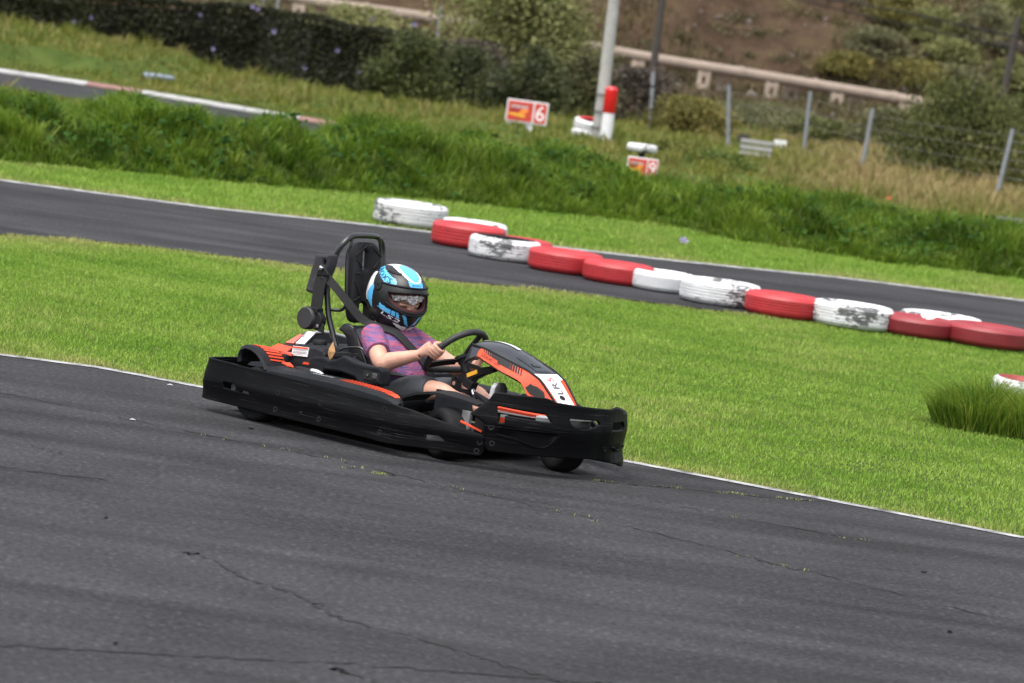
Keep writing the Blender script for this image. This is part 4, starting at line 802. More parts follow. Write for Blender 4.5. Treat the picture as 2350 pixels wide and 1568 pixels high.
# --- side pods with orange hatching
def pod(side):
    xs_ = [-.05, -.03, .0, .15, .4, .6, .72, .80, .845, .86]; zt = [.262, .284, .292, .297, .300, .296, .290, .280, .268, .256]; w0 = [.60, .56, .545, .54, .54, .55, .57, .60, .63, .655]
    if side < 0: xs_ = [x*.72 for x in xs_]; zt = [z-.035 for z in zt]
    rings = [[(x, -.694*side, .20 if side < 0 else .235), (x, -.694*side, z-.022), (x, -.682*side, z-.006), (x, -.66*side, z), (x, -(w_+.02)*side, z), (x, -w_*side, z-.012), (x, -w_*side, .20), (x, -.60*side, .19)] for x, z, w_ in zip(xs_, zt, w0)]
    o = MB().loft(rings).build('side_pod', GREYP, kart, 35); zf = lambda x: np.interp(x, xs_, zt); wf = lambda x: np.interp(x, xs_, w0)
    mb = MB(); x = .44; k = 0
    if side < 0: return o
    while x < .765:
        wdt = .003+.010*(x-.44)/.32
        mb.poly([(x, -.665*side, zf(x)+.001), (x+wdt, -.665*side, zf(x+wdt)+.001), (x+wdt, -(wf(x)+.022)*side, zf(x+wdt)+.001), (x, -(wf(x)+.022)*side, zf(x)+.001)], .0015, (0, 0, 1)); x += .0235; k += 1
    a = np.linspace(.768, .825, 4)
    for u, v in zip(a[:-1], a[1:]): mb.poly([(u, -.672*side, zf(u)+.001), (v, -.672*side, zf(v)+.001), (v, -(wf(v)+.02)*side, zf(v)+.001), (u, -(wf(u)+.02)*side, zf(u)+.001)], .0016, (0, 0, 1))
    mb.build('orange_hatching', ORANGE, o, 0)
    mb = MB(); text_on(mb, 'SODIKART.COM', (.235 if side > 0 else .37, -.655*side if side > 0 else .60, .3012), (side, 0, .004), (0, side, 0), .030, .135); mb.build('lettering', WHITE, o, 0); return o
pod(1); pod(-1)
# --- rear mudguards
def guard(side):
    pr = [(-.245, .290), (-.250, .325), (-.238, .352), (-.205, .367), (-.165, .364), (-.125, .350), (-.095, .328), (-.072, .302), (-.055, .280), (-.02, .287), (.03, .296), (.06, .285)]
    mb = MB(); rings = []; th = .012
    for i, (x, z) in enumerate(pr):
        a = np.array(pr[max(i-1, 0)]); b_ = np.array(pr[min(i+1, len(pr)-1)]); t = (b_-a)/np.linalg.norm(b_-a); n_ = np.array((-t[1], t[0])); zz = np.array((x, z))
        rings.append([(zz[0], -.685*side, zz[1]-.012), (zz[0]+n_[0]*.006, -.675*side, zz[1]+n_[1]*.006), (zz[0]+n_[0]*.004-.02, -.62*side, zz[1]+n_[1]*.004), (zz[0]-.05, -.46*side, zz[1]-.012), (zz[0]-.05-n_[0]*th, -.46*side, zz[1]-.012-n_[1]*th), (zz[0]-n_[0]*th, -.67*side, zz[1]-n_[1]*th-.006)])
    mb.loft(rings); o = mb.build('mudguard', GREYP, kart, 40); R_ = np.array(rings)
    mb = MB()
    def patch(u0, u1, v0=.12, v1=.97, l=.002):
        P_ = []
        for u, v in ((u0, v0), (u1, v0), (u1, v1), (u0, v1)):
            i = min(int(u), len(pr)-2); f = u-i; a = R_[i]*(1-f)+R_[i+1]*f; P_.append(a[2]*(1-v)+a[3]*v+V3(-.0, 0, l))
        n_ = np.cross(P_[1]-P_[0], P_[3]-P_[0]); n_ = n_ if n_[2] > 0 else -n_; mb.poly([p+n_/np.linalg.norm(n_)*.001 for p in P_], .0015, n_)
    for u in np.arange(2.0, 3.4, .35): patch(u, u+.34)
    for k, u in enumerate(np.arange(3.45, 7.0, .62)): patch(u, u+.52-.055*k)
    mb.build('orange_hatching', ORANGE, o, 0)
    mb = MB().poly([(-.09, -.53*side, .302), (.00, -.58*side, .300), (.03, -.565*side, .299), (-.06, -.50*side, .306)], .003, (0, 0, 1)); mb.build('orange_edge', ORANGE, o, 0); return o
guard(1); guard(-1)
# --- rear cowl: orange, white and black hump behind the seat
mb = MB()
mb.add([(-.32, -.36, .339), (-.348, -.28, .367), (-.256, -.28, .362), (-.211, -.36, .340)], [(0, 1, 2, 3)], 0)
mb.add([(-.36, -.40, .30), (-.19, -.40, .30)], [], 0)
L = [[(-.36, -.40, .31), (-.19, -.40, .31), (-.19, -.36, .335), (-.36, -.36, .335)], [(-.38, -.29, .36), (-.22, -.29, .36), (-.22, -.24, .35), (-.38, -.24, .35)]]
base = MB().loft([[(-.43, -.42, .24), (-.34, -.40, .325), (-.19, -.40, .325), (-.14, -.42, .24)], [(-.45, -.30, .25), (-.36, -.28, .358), (-.24, -.28, .355), (-.2, -.30, .25)], [(-.46, -.20, .25), (-.365, -.20, .366), (-.30, -.18, .366), (-.24, -.2, .25)], [(-.47, -.08, .25), (-.372, -.08, .424), (-.335, -.06, .421), (-.27, -.08, .25)],
                  [(-.47, .10, .25), (-.372, .10, .424), (-.335, .10, .421), (-.27, .10, .25)], [(-.46, .3, .25), (-.41, .28, .397), (-.36, .28, .39), (-.3, .3, .25)], [(-.43, .42, .24), (-.38, .42, .33), (-.25, .42, .325), (-.2, .42, .24)]])
rc = base.build('rear_cowl', GREYP, kart, 30)
MB().poly([(-.335, -.385, .336), (-.352, -.292, .3605), (-.250, -.290, .3585), (-.205, -.385, .336)], .004, (0, -.3, 1)).build('orange_panel', ORANGE, rc, 0)
wp = MB().poly([(-.316, -.205, .370), (-.283, -.175, .371), (-.331, -.05, .427), (-.358, -.08, .430)], .005, (.3, -.5, .8)).build('white_panel', WHITE, rc, 0)
mb = MB(); text_on(mb, 'LR5', V3(-.318, -.150, .4005), V3(-.040, .11, .052), V3(-.027, -.03, .0), .022, .065, lift=None); 
mb.v = [tuple(np.array(v)+V3(.3, -.5, .8)*.0075) for v in mb.v]; mb.build('lettering', mat('grey_ink', (.08, .08, .09), .6), rc, 0)
MB().poly([(-.368, -.225, .366), (-.330, -.205, .368), (-.352, -.115, .412), (-.372, -.12, .412)], .004, (.2, -.5, .8)).build('orange_panel', mat('faded_orange', (.55, .12, .09), .5), rc, 0)
mb = MB().tube(cat([(-.34, -.05, .428), (-.352, .05, .431), (-.38, .2, .412), (-.40, .3, .398)], 4), .009, 8); mb.build('pale_edge', mat('pale_grey_trim', (.34, .34, .35), .4), rc)
MB().box((-.16, .05, .30), (.26, .42, .17)).build('engine_bay', FLATBLACK, kart, bevel=.02)
# --- engine cover with warning label
rings = []
for x, zt_, zb_ in ((-.152, .375, .30), (-.140, .392, .295), (.02, .412, .30), (.07, .405, .305), (.086, .385, .32)):
    rings.append([(x, -.42, zb_), (x, -.415, zt_-.02), (x, -.40, zt_-.004), (x, -.36, zt_), (x, -.22, zt_), (x, -.19, zt_-.02), (x, -.19, zb_)])
ec = MB().loft(rings).build('engine_cover', GREYP, kart, 35)
MB().loft([[(x, -.425, z0), (x, -.425, z1), (x, -.2, z1), (x, -.2, z0)] for x, z0, z1 in ((-.16, .27, .305), (-.05, .262, .31), (.0, .285, .315), (.10, .29, .325))]).build('cover_skirt', FLATBLACK, ec, 20)
A = V3(-.128, -.4225, .338); U = V3(.108, 0, .008); W = V3(0, .004, .047)
lab = MB().poly([A, A+U, A+U+W, A+W], .003, (0, -1, 0)).build('warning_label', WHITE, ec, 0)
mb = MB().poly([A+V3(.002, -.0042, 0)+W*.80, A+V3(-.002, -.0042, 0)+U+W*.80, A+V3(-.002, -.0042, 0)+U+W*.97, A+V3(.002, -.0042, 0)+W*.97], .0008, (0, -1, 0)); mb.build('label_header', ORANGE, lab, 0)
mb = MB()
for k, (z, e) in enumerate(((.70, .92), (.60, .86), (.46, .90), (.36, .88), (.27, .93), (.13, .70))):
    a = A+V3(.005, -.0036, 0)+W*z; mb.poly([a, a+U*e, a+U*e+W*.035, a+W*.035], .0006, (0, -1, 0))
mb.build('label_lines', mat('label_ink', (.12, .12, .13), .6), lab, 0)
MB().lathe([(0, .0), (.035, .0), (.038, .012), (.032, .026), (0, .028)], (-.06, -.30, .402), n=20, closed=False).build('filler_cap', FLATBLACK, ec)
MB().loft([[(-.215, -.46, .322), (-.215, -.46, .331), (-.215, -.435, .333), (-.215, -.435, .324)], [(-.15, -.45, .340), (-.15, -.45, .350), (-.15, -.42, .350), (-.15, -.42, .34)], [(-.115, -.445, .335), (-.115, -.445, .345), (-.115, -.41, .345), (-.115, -.41, .335)]]).build('orange_strap', mat('orange_strap', (.62, .10, .07), .6), kart, 40)
# --- engine guard beside the seat
prf = [(-.058, .290), (-.062, .306), (-.04, .318), (.012, .352), (.09, .364), (.13, .352), (.18, .366), (.225, .392), (.255, .388), (.30, .374), (.40, .366), (.475, .372), (.493, .355), (.495, .285), (.36, .262), (.31, .296), (.22, .306), (.12, .300), (.03, .292), (-.03, .280)]
me = plate2d(rounded(prf, .008), [], .075, .012, lambda t, z, n: (t, -.385+n-.25*(z-.33)*(1 if z > .33 else 0), z), list(np.linspace(-.03, .47, 12)))
eg = finish(me, 'engine_guard', GREYP, kart, 45)
MB().poly([(-.045, -.4245, .306), (.0, -.4245, .308), (.0, -.4245, .318), (-.035, -.4245, .318)], .002, (0, -1, 0)).build('orange_decal', ORANGE, eg, 0)
mb = MB().poly([(-.012, -.402, .333), (.085, -.398, .343), (.10, -.36, .370), (.03, -.362, .362)], .003, (0, -.7, .8)); od = mb.build('orange_decal', ORANGE, eg, 0)
mb = MB(); text_on(mb, 'SODI', V3(.004, -.4015, .3395)+V3(0, -.7, .8)*.0045, V3(.085, .003, .008), V3(.02, .03, .024), .026, .070); mb.build('lettering', FLATBLACK, od, 0)
MB().poly([(.375, -.4265, .300), (.485, -.4265, .300), (.485, -.4265, .345), (.375, -.4265, .345)], .002, (0, -1, 0)).build('recess', mat('deep_black', (.004, .004, .004), .9), eg, 0)
MB().box((.455, -.431, .325), (.03, .006, .028)).build('switch', mat('switch_grey', (.05, .05, .05), .4), eg, bevel=.003)
MB().tube([(.41, -.429, .325), (.41, -.436, .325)], .006, 10).build('switch_pin', STEEL, eg)
MB().tube(cat([(.05, -.47, .275), (.10, -.50, .292), (.16, -.50, .285), (.25, -.50, .235)], 6), .012, 10).build('exhaust_pipe', mat('polished_pipe', (.8, .8, .85), .3, .5), kart)
MB().tube(cat([(-.03, -.47, .272), (.0, -.5, .282), (.08, -.5, .284), (.12, -.48, .275)], 5), [(.02, .02)]*21 if False else .018, 10).build('brake_hose', FLATBLACK, kart)
mb = MB(); mb.tube(cat([(.07, -.30, .37), (.10, -.30, .41), (.20, -.28, .43), (.23, -.27, .40)], 5), .006, 8); mb.build('seat_stay', TUBEBLACK, kart)
mb = MB().lathe([(0, 0), (.012, 0), (.012, .012), (0, .014)], (.16, -.27, .385), axis='y', n=12, closed=False); mb.build('bolt', STEEL, kart)
MB().poly([(.14, -.40, .385), (.245, -.39, .40), (.27, -.36, .40), (.15, -.36, .395)], .008, (0, 0, 1)).build('guard_handle', FLATBLACK, kart, 0)
# --- seat
def seatring(z, x_back, hw, depth, fwd):
    p = []
    for a in np.linspace(-1, 1, 13):
        y = hw*math.sin(a*1.45)/math.sin(1.45); x = x_back+depth*(1-math.cos(a*1.45)); p.append((x, y, z))
    q = [(x-.018 if abs(y) < hw*.9 else x, y*1.06, zz) for x, y, zz in p[::-1]]
    return [V3(*v) for v in p+q]
st = MB().loft([seatring(.10, .13, .17, .22, 0), seatring(.22, .09, .19, .20, 0), seatring(.34, .055, .20, .16, 0), seatring(.44, .025, .20, .115, 0), seatring(.495, -.005, .195, .085, 0), seatring(.512, -.03, .185, .05, 0)]).build('seat', GLOSSBLACK, kart, 60)
MB().loft([[(x, y, z) for y in (-.17, -.08, .08, .17)]+[(x, y, z-.02) for y in (.17, .08, -.08, -.17)] for x, z in ((.12, .11), (.3, .10), (.5, .13), (.58, .17))]).build('seat_base', GLOSSBLACK, st, 50)
MB().tube(cat([(-.012, -.205, .492), (.02, -.212, .517), (.07, -.212, .508), (.115, -.21, .45), (.185, -.205, .35)], 6), .012, 10).build('seat_edge', GLOSSBLACK, st)
me = plate2d(rounded([(-.012, .488), (.0, .508), (.044, .522), (.085, .512), (.115, .465), (.150, .40), (.190, .345), (.20, .28), (.10, .28), (.075, .38), (.045, .46), (.015, .482)], .01), [], .03, .008, lambda t, z, n: (t, -.212+n-.05*(z-.4), z), []); finish(me, 'seat_wing', GLOSSBLACK, st, 40)
# --- roll hoop
hoop = cat([(.06, -.21, .28), (-.02, -.20, .375), (-.095, -.20, .50), (-.125, -.20, .57), (-.155, -.20, .70), (-.138, -.20, .80), (-.118, -.197, .875), (-.10, -.178, .925), (-.10, -.13, .958), (-.11, -.06, .966), (-.13, .06, .966), (-.15, .13, .958), (-.165, .178, .93), (-.165, .197, .88), (-.15, .20, .80), (-.15, .20, .70), (-.125, .20, .57), (-.095, .20, .50), (-.02, .20, .375), (.06, .21, .28)], 5)
hp_ = MB().tube(hoop, .0155, 12).build('roll_hoop', TUBEBLACK, kart)
MB().tube(cat([(-.105, -.115, .957), (-.098, -.125, .92), (-.104, -.135, .866), (-.09, -.135, .75), (-.076, -.13, .632), (-.083, -.13, .596), (-.11, -.14, .578), (-.16, -.19, .576)], 6), .009, 10).build('inner_tube', TUBEBLACK, hp_)
MB().tube(cat([(-.125, .115, .957), (-.12, .135, .866), (-.10, .135, .75), (-.09, .13, .61), (-.13, .19, .576)], 6), .009, 10).build('inner_tube', TUBEBLACK, hp_)
hr = rounded([(-.080, .0), (-.102, .05), (-.105, .15), (-.100, .35), (-.065, .412), (.065, .412), (.100, .35), (.105, .15), (.102, .05), (.080, .0)], .03, 4)
hz = [rounded([(-.018, .27), (.018, .27), (.018, .37), (-.018, .37)], .018, 4), rounded([(-.03, .02), (.03, .02), (.03, .10), (-.03, .10)], .02, 3)]
def hmap(t, z, n):
    dish = .022*math.exp(-(t/.04)**2) if n > 0 else 0
    return (-.105+n-dish-.10*(z-.2)+ .0, t+.012, .52+z)
me = plate2d(hr, hz, .055, .014, hmap, list(np.linspace(-.1, .1, 17))); hd = finish(me, 'headrest', mat_plastic('headrest_foam', (.020, .020, .022), (.06, .06, .06), .66, .6), kart, 55)
mb = MB()
def groove(p0, p1): 
    a, b_ = [V3(-.105+.0285-.10*(z-.2), y*.9+.012, .52+z) for y, z in (p0, p1)]; mb.tube([a, b_], .0032, 6)
for s_ in (-1, 1):
    groove((s_*.108, .345), (s_*.02, .40)); groove((s_*.02, .40), (s_*-.0, .395)); groove((s_*.105, .255), (s_*.05, .256)); groove((s_*.10, .33), (s_*.045, .285)); groove((s_*.105, .215), (s_*.045, .13)); groove((s_*.105, .115), (s_*.045, .14)); groove((s_*.1, .06), (s_*.05, .03))
mb.build('moulded_groove', mat('groove_black', (.004, .004, .004), .8), hd)
# side pad, belt guide, belt, reel
me = plate2d(rounded([(-.252, .652), (-.212, .850), (-.104, .862), (-.112, .80), (-.165, .640)], .012, 3), [rounded([(-.155, .80), (-.137, .80), (-.134, .825), (-.15, .828)], .008)], .07, .014, lambda t, z, n: (t, -.225+n, z), [])
sp_ = finish(me, 'side_pad', mat_plastic('worn_pad', (.045, .045, .048), (.10, .10, .10), .55, .65), kart, 50)
MB().poly([(-.175, -.265, .745), (-.17, -.265, .768), (-.145, -.265, .80), (-.125, -.265, .79), (-.095, -.265, .765), (-.095, -.265, .75)], .006, (0, -1, 0)).build('belt_guide', FLATBLACK, kart, 30, bevel=.003)
MB().lathe([(0, 0), (.013, 0), (.012, -.008), (0, -.011)], (-.143, -.272, .786), axis='y', n=14, closed=False).build('bolt', CHROME, kart)
MB().strap([(-.135, -.262, .755), (-.150, -.262, .70), (-.155, -.258, .62), (-.160, -.255, .565)], .075, .006, (0, -1, 0)).build('reel_belt', BELT, kart)
rl = thing('belt_reel', None, None); rl.parent = kart; rl.location = (-.16, -.262, .522)
mb = MB().lathe([(0, -.03), (.052, -.03), (.058, -.022), (.058, .016), (0, .016)], (-.028, -.01, 0), axis='y', n=28, closed=False); mb.build('cover', mat('reel_cover', (.022, .022, .024), .5), rl)
mb = MB().lathe([(0, -.02), (.046, -.02), (.046, .02), (0, .02)], (.025, 0, -.004), axis='y', n=24, closed=False); mb.box((0, 0, .045), (.075, .05, .03)); mb.build('housing', FLATBLACK, rl, bevel=.004)
MB().poly([(.03, -.01, -.02), (.06, -.01, -.005), (.085, -.01, -.02), (.09, -.01, -.06), (.02, -.01, -.05)], .004, (0, -1, 0)).build('bracket', TUBEBLACK, rl, 0)
MB().lathe([(0, 0), (.011, 0), (.01, -.007), (0, -.009)], (.05, -.016, -.03), axis='y', n=12, closed=False).build('bolt', STEEL, rl)
bp = cat([(-.132, -.262, .758), (-.06, -.238, .700), (.02, -.205, .625), (.085, -.165, .560), (.155, -.115, .535), (.245, -.085, .522), (.305, -.04, .468), (.345, .03, .40), (.370, .09, .33), (.36, .15, .26)], 6); k_ = len(bp)
ups = [V3(.25, -1, .35)]*int(k_*.38); ups += [V3(.9, -.5, .75)]*(k_-len(ups)); MB().strap(bp, .042, .005, ups).build('seat_belt', BELT, kart, 60)
MB().strap(cat([(.20, -.19, .27), (.30, -.15, .318), (.36, -.05, .315), (.375, .05, .312), (.33, .15, .30), (.22, .19, .25)], 5), .036, .005, (.5, 0, 1)).build('lap_belt', BELT, kart, 60)
# --- steering
HUB = V3(.592, 0, .462); VD = V3(math.cos(math.radians(51)), 0, math.sin(math.radians(51))); ND = V3(-VD[2], 0, VD[0]); RR = .172
def sw(a, r): return HUB+r*(math.cos(a)*VD+math.sin(a)*V3(0, 1, 0))
rim = []
for a in np.linspace(0, 2*math.pi, 40, endpoint=False):
    r = RR; c_ = math.cos(a)
    if c_ < -.62: r = RR*.62/-c_*1.0 if c_ < -.62 else r
    rim.append(sw(a, min(r, RR)))
swo = thing('steering_wheel', None, None); swo.parent = kart
MB().tube(rim, .0165, 12, closed=True).build('rim', mat('rim_grip', (.014, .014, .015), .6, bump=.3, bs=120), swo)
hubc = HUB-ND*.035+V3(.012, 0, -.0)
for a in (math.radians(20), math.radians(118), math.radians(-118)):
    e_ = sw(a, RR*.97 if abs(a) < 1 else RR*.95); MB().strap([hubc+(e_-hubc)*.16, hubc+(e_-hubc)*.5+ND*.004, e_], .042, .008, ND).build('spoke', FLATBLACK, swo)
cd = V3(.765-.632, 0, .253-.46); cd /= np.linalg.norm(cd); h0 = V3(.634, 0, .458)
MB().tube([h0-cd*.004, h0+cd*.012], .040, 20).build('hub_plate', GREYP, swo)
MB().tube([h0+cd*.01, h0+cd*.03, h0+cd*.085], [.030, .022, .020], 16).build('hub_boss', GREYP, swo)
MB().tube([h0+cd*.08, h0+cd*.34], .0105, 14).build('steering_column', CHROME, kart)
MB().box(h0+cd*.145, (.06, .05, .045), np.array(Matrix.Rotation(math.radians(20), 3, 'Y'))).build('column_clamp', FLATBLACK, kart, bevel=.004)
MB().tube([h0+cd*.205, h0+cd*.228], .018, 14).build('column_collar', FLATBLACK, kart)
for dz in (0, -.03): MB().lathe([(0, -.03), (.011, -.03), (.011, -.022), (0, -.02)], (.655+dz*.3, -.02, .352+dz*.8), axis='y', n=10, closed=False).build('bolt', CHROME, kart)
mb = MB().strap([(.64, -.02, .345), (.72, -.012, .382), (.80, -.01, .418), (.87, -.02, .437)], .034, .012, (0, -1, .0)); mb.strap([(.715, .0, .335), (.75, .0, .375), (.80, .0, .405), (.88, -.0, .44)], .022, .012, (0, -1, 0)); mb.strap([(.69, -.01, .43), (.75, -.01, .425), (.79, -.01, .415)], .02, .012, (0, -1, 0)); mb.build('cowl_support', FLATBLACK, kart, 20)
MB().poly([(.703, -.0195, .367), (.767, -.0195, .398), (.759, -.0195, .416), (.697, -.0195, .386)], .002, (0, -1, 0)).build('yellow_label', YELLOW, kart, 0)
MB().poly([(.66, -.185, .300), (.73, -.185, .302), (.88, -.165, .262), (.90, -.165, .18), (.66, -.185, .18)], .008, (0, -1, 0)).build('leg_shield', GREYP, kart, 0, bevel=.004)
MB().poly([(.66, -.02, .30), (.73, -.0, .30), (.86, -.03, .255), (.86, .06, .25), (.69, .07, .29)], .008, (.4, 0, 1)).build('console', GREYP, kart, 0)
MB().poly([(.56, .05, .25), (.60, .05, .24), (.585, .06, .345), (.55, .06, .345)], .02, (0, -1, 0)).build('pedal_box', FLATBLACK, kart, 0)
# --- nose cowl
cx = [.775, .80, .85, .92, 1.0, 1.06, 1.12, 1.18, 1.24, 1.30, 1.345]
def cow(x):
    zr = np.interp(x, [.77, .80, .87, .93, .98, 1.05, 1.12, 1.17, 1.235, 1.33, 1.36], [.560, .568, .571, .566, .555, .530, .495, .468, .425, .350, .330])
    hw = np.interp(x, [.77, .80, .95, 1.06, 1.2, 1.35], [.105, .125, .132, .118, .098, .080]); zs = np.interp(x, [.77, .80, .90, .973, 1.03, 1.156, 1.236, 1.332, 1.36], [.525, .546, .538, .521, .506, .474, .440, .349, .32])
    zl = np.interp(x, [.77, .79, .87, .95, 1.02, 1.086, 1.153, 1.178, 1.21, 1.36], [.450, .468, .503, .478, .456, .439, .420, .395, .352, .300]); lw = np.interp(x, [.77, .9, 1.05, 1.2, 1.35], [.140, .168, .166, .142, .095])
    return zr, hw, zs, zl, lw
def cring(x):
    zr, hw, zs, zl, lw = cow(x); th = .012
    o_ = [(-lw, zl), (-(lw*.55+hw*.45), (zl+zs)/2+.006), (-hw, zs), (-hw*.72, zs+(zr-zs)*.55), (-hw*.35, zs+(zr-zs)*.92), (0, zr), (hw*.35, zs+(zr-zs)*.92), (hw*.72, zs+(zr-zs)*.55), (hw, zs), (lw*.55+hw*.45, (zl+zs)/2+.006), (lw, zl)]
    i_ = [(y*.93, z-th) for y, z in o_[::-1]]; return [V3(x, y, z) for y, z in o_+i_]
xx = np.linspace(.775, 1.36, 27); rings = [cring(x) for x in xx]; nr = len(rings[0]); mb = MB(); ml = []
for i in range(len(xx)-1):
    xm = (xx[i]+xx[i+1])/2
    for j in range(nr):
        if j in (0, 1, 8, 9): ml.append(1 if xm > .865 else 0)
        elif 2 <= j <= 7 and xm > 1.17: ml.append(2 if j in (4, 5) or (xm < 1.22) else (1 if j in (2, 7) else 2))
        else: ml.append(0)
mb.loft(rings, caps=True, mi=ml+[0, 0]); nose = mb.build('nose_cowl', [COWLBLACK, ORANGE, WHITE], kart, 40)
def on_c(x, u, lift=.003):     # u along the outer section -1..1 (half shell from crease to ridge)
    r = cring(x)[:11]; t = (u+1)/2*10; i = min(int(t), 9); f = t-i; p = r[i]*(1-f)+r[i+1]*f
    e = r[i+1]-r[i]; d = cring(x+.01)[:11][i]-r[i]; n_ = np.cross(d, e); n_ = n_ if n_[2] > 0 else -n_; return p+n_/np.linalg.norm(n_)*lift
mb = MB()
for s_ in (-1, 1): mb.tube([on_c(x, s_*.6, .001) for x in np.linspace(.80, 1.345, 20)], .006, 8)
mb.build('crease_trim', FLATBLACK, nose)
mb = MB()
for s_ in (-1, 1):
    for k, x in enumerate(np.linspace(.885, 1.125, 17)):
        wd = .0025+.0055*math.sin(math.pi*(k+1)/18); P_ = [on_c(a, s_*u, .0025) for a, u in ((x-wd, .63), (x+wd, .63), (x+wd+.018, .85 if k > 6 else .80), (x-wd+.018, .85 if k > 6 else .80))]; mb.add(P_, [(0, 1, 2, 3)])
mb.build('black_hatching', FLATBLACK, nose, 0)
def ctext(txt, x0, x1, u0, u1, m, nm, flip=1):
    v, f, asp = text2d(txt); mb = MB(); P_ = [on_c(x0+(x1-x0)*(x/asp), u0+(u1-u0)*y, .003) for x, y in v]; mb.add(P_, f); return mb.build(nm, m, nose, 0)
ctext('SODIKART.COM', .895, 1.015, -.93, -.83, FLATBLACK, 'lettering')
mb = MB()
def cpatch(pts, m, lift=.003):
    if len(pts) != 4: return MB().add([on_c(x, u, lift) for x, u in pts], [tuple(range(len(pts)))]).build('decal', m, nose, 0)
    A, B, C, D = [np.array(p) for p in pts]; mb = MB(); nu, nv = 8, 6; g = []
    for i in range(nu+1):
        for j in range(nv+1): a, b_ = i/nu, j/nv; q = (A*(1-b_)+B*b_)*(1-a)+(D*(1-b_)+C*b_)*a; g.append(on_c(q[0], q[1], lift))
    return mb.add(g, [(i*(nv+1)+j, i*(nv+1)+j+1, (i+1)*(nv+1)+j+1, (i+1)*(nv+1)+j) for i in range(nu) for j in range(nv)]).build('decal', m, nose, 0)
cpatch([(.835, -.02), (.835, .14), (.99, .12), (.99, .0)], WHITE)
cpatch([(.795, -.20), (.795, -.06), (.808, -.06), (.808, -.20)], WHITE)
cpatch([(1.045, -.34), (1.05, .34), (1.165, .30), (1.165, -.26)], mat('tinted_cover', (.014, .015, .018), .2, coat=.3), .002)
cpatch([(1.105, -.17), (1.11, .12), (1.135, .12), (1.13, -.17)], COWLBLACK, .005)
ctext('LR', 1.292, 1.232, .20, -.10, mat('plate_ink', (.05, .05, .055), .5), 'lettering'); ctext('5', 1.226, 1.200, .18, -.08, mat('plate_red', (.5, .06, .05), .5), 'lettering')
cpatch([(1.312+.012*math.cos(a), -.02+.13*math.sin(a)) for a in np.linspace(0, 6.28, 12, endpoint=False)], FLATBLACK, .004)
cpatch([(1.185, -.96), (1.20, -.80), (1.275, -.72), (1.30, -.90)], mat('vent_black', (.006, .006, .006), .8), .003)
# --- front mudguard over the near front wheel (and its twin)
for s_ in (-1, 1):
    pr = [(.745, .262), (.78, .288), (.83, .310), (.88, .322), (.93, .325), (.98, .320), (1.05, .312), (1.12, .300)]
    MB().loft([[(x, s_*(.56-.16*(x-.76)/.36), z-.004), (x, s_*(.36-.03*(x-.76)), z+.004), (x, s_*(.36-.03*(x-.76)), z-.006), (x, s_*(.56-.16*(x-.76)/.36), z-.016)] for x, z in pr]).build('front_mudguard', FLATBLACK, kart, 50)
MB().box((1.06, -.40, .21), (.05, .02, .09)).build('stub_bracket', mat('dusty_grey', (.16, .16, .165), .7), kart, bevel=.003)
MB().poly([(1.13, -.12, .12), (1.17, -.12, .12), (1.19, -.12, .30), (1.15, -.12, .30)], .03, (0, 1, 0)).build('pedal', STEEL, kart, 0)
MB().poly([(1.13, .12, .12), (1.17, .12, .12), (1.19, .12, .30), (1.15, .12, .30)], .03, (0, 1, 0)).build('pedal', STEEL, kart, 0)
# ================================================================== DRIVER (same local frame)
drv = thing('person', 'boy in blue and black full face helmet, purple striped t-shirt and dark shorts driving kart', 'person', (KX, KY, 0), -KT)
def ring(c, t, r, up=(0, 0, 1), n=18, sq=1):
    c = np.array(c, float); t = np.array(t, float); t /= np.linalg.norm(t); u = np.array(up, float); u -= t*(u @ t); u /= np.linalg.norm(u); v = np.cross(t, u); rx, ry = r if hasattr(r, '__len__') else (r, r)
    return [c+u*rx*np.sign(math.cos(a))*abs(math.cos(a))**sq+v*ry*np.sign(math.sin(a))*abs(math.sin(a))**sq for a in np.linspace(0, 2*math.pi, n, endpoint=False)]
def limb(mb, pts, rad, up=(0, 0, 1), n=16, sub=5):
    P = cat(pts, sub); k = len(pts); R = [np.interp(i/sub, range(k), [r if not hasattr(r, '__len__') else r[0] for r in rad]) for i in range(len(P))]; R2 = [np.interp(i/sub, range(k), [r if not hasattr(r, '__len__') else r[1] for r in rad]) for i in range(len(P))]
    mb.loft([ring(p, P[min(i+1, len(P)-1)]-P[max(i-1, 0)], (R[i], R2[i]), up, n) for i, p in enumerate(P)]); return mb
RS, RE, RW = V3(.150, -.140, .475), V3(.325, -.245, .375), V3(.515, -.205, .445)
LS, LE, LW = V3(.185, .140, .470), V3(.400, .235, .372), V3(.585, .175, .418)
GR, GL = sw(math.radians(-82), RR), sw(math.radians(98), RR)           # grips on the rim
body = MB()
limb(body, [(.245, 0, .20), (.235, 0, .30), (.215, 0, .40), (.195, 0, .47), (.185, 0, .51), (.18, 0, .56), (.175, 0, .60)], [(.085, .125), (.085, .12), (.085, .13), (.075, .115), (.052, .07), (.046, .05), (.048, .052)], (1, 0, 0), 24)
limb(body, [(.17, 0, .58), (.185, 0, .63), (.19, 0, .69), (.185, 0, .75), (.17, 0, .79)], [(.05, .05), (.082, .066), (.092, .072), (.088, .07), (.045, .04)], (1, 0, 0), 24)
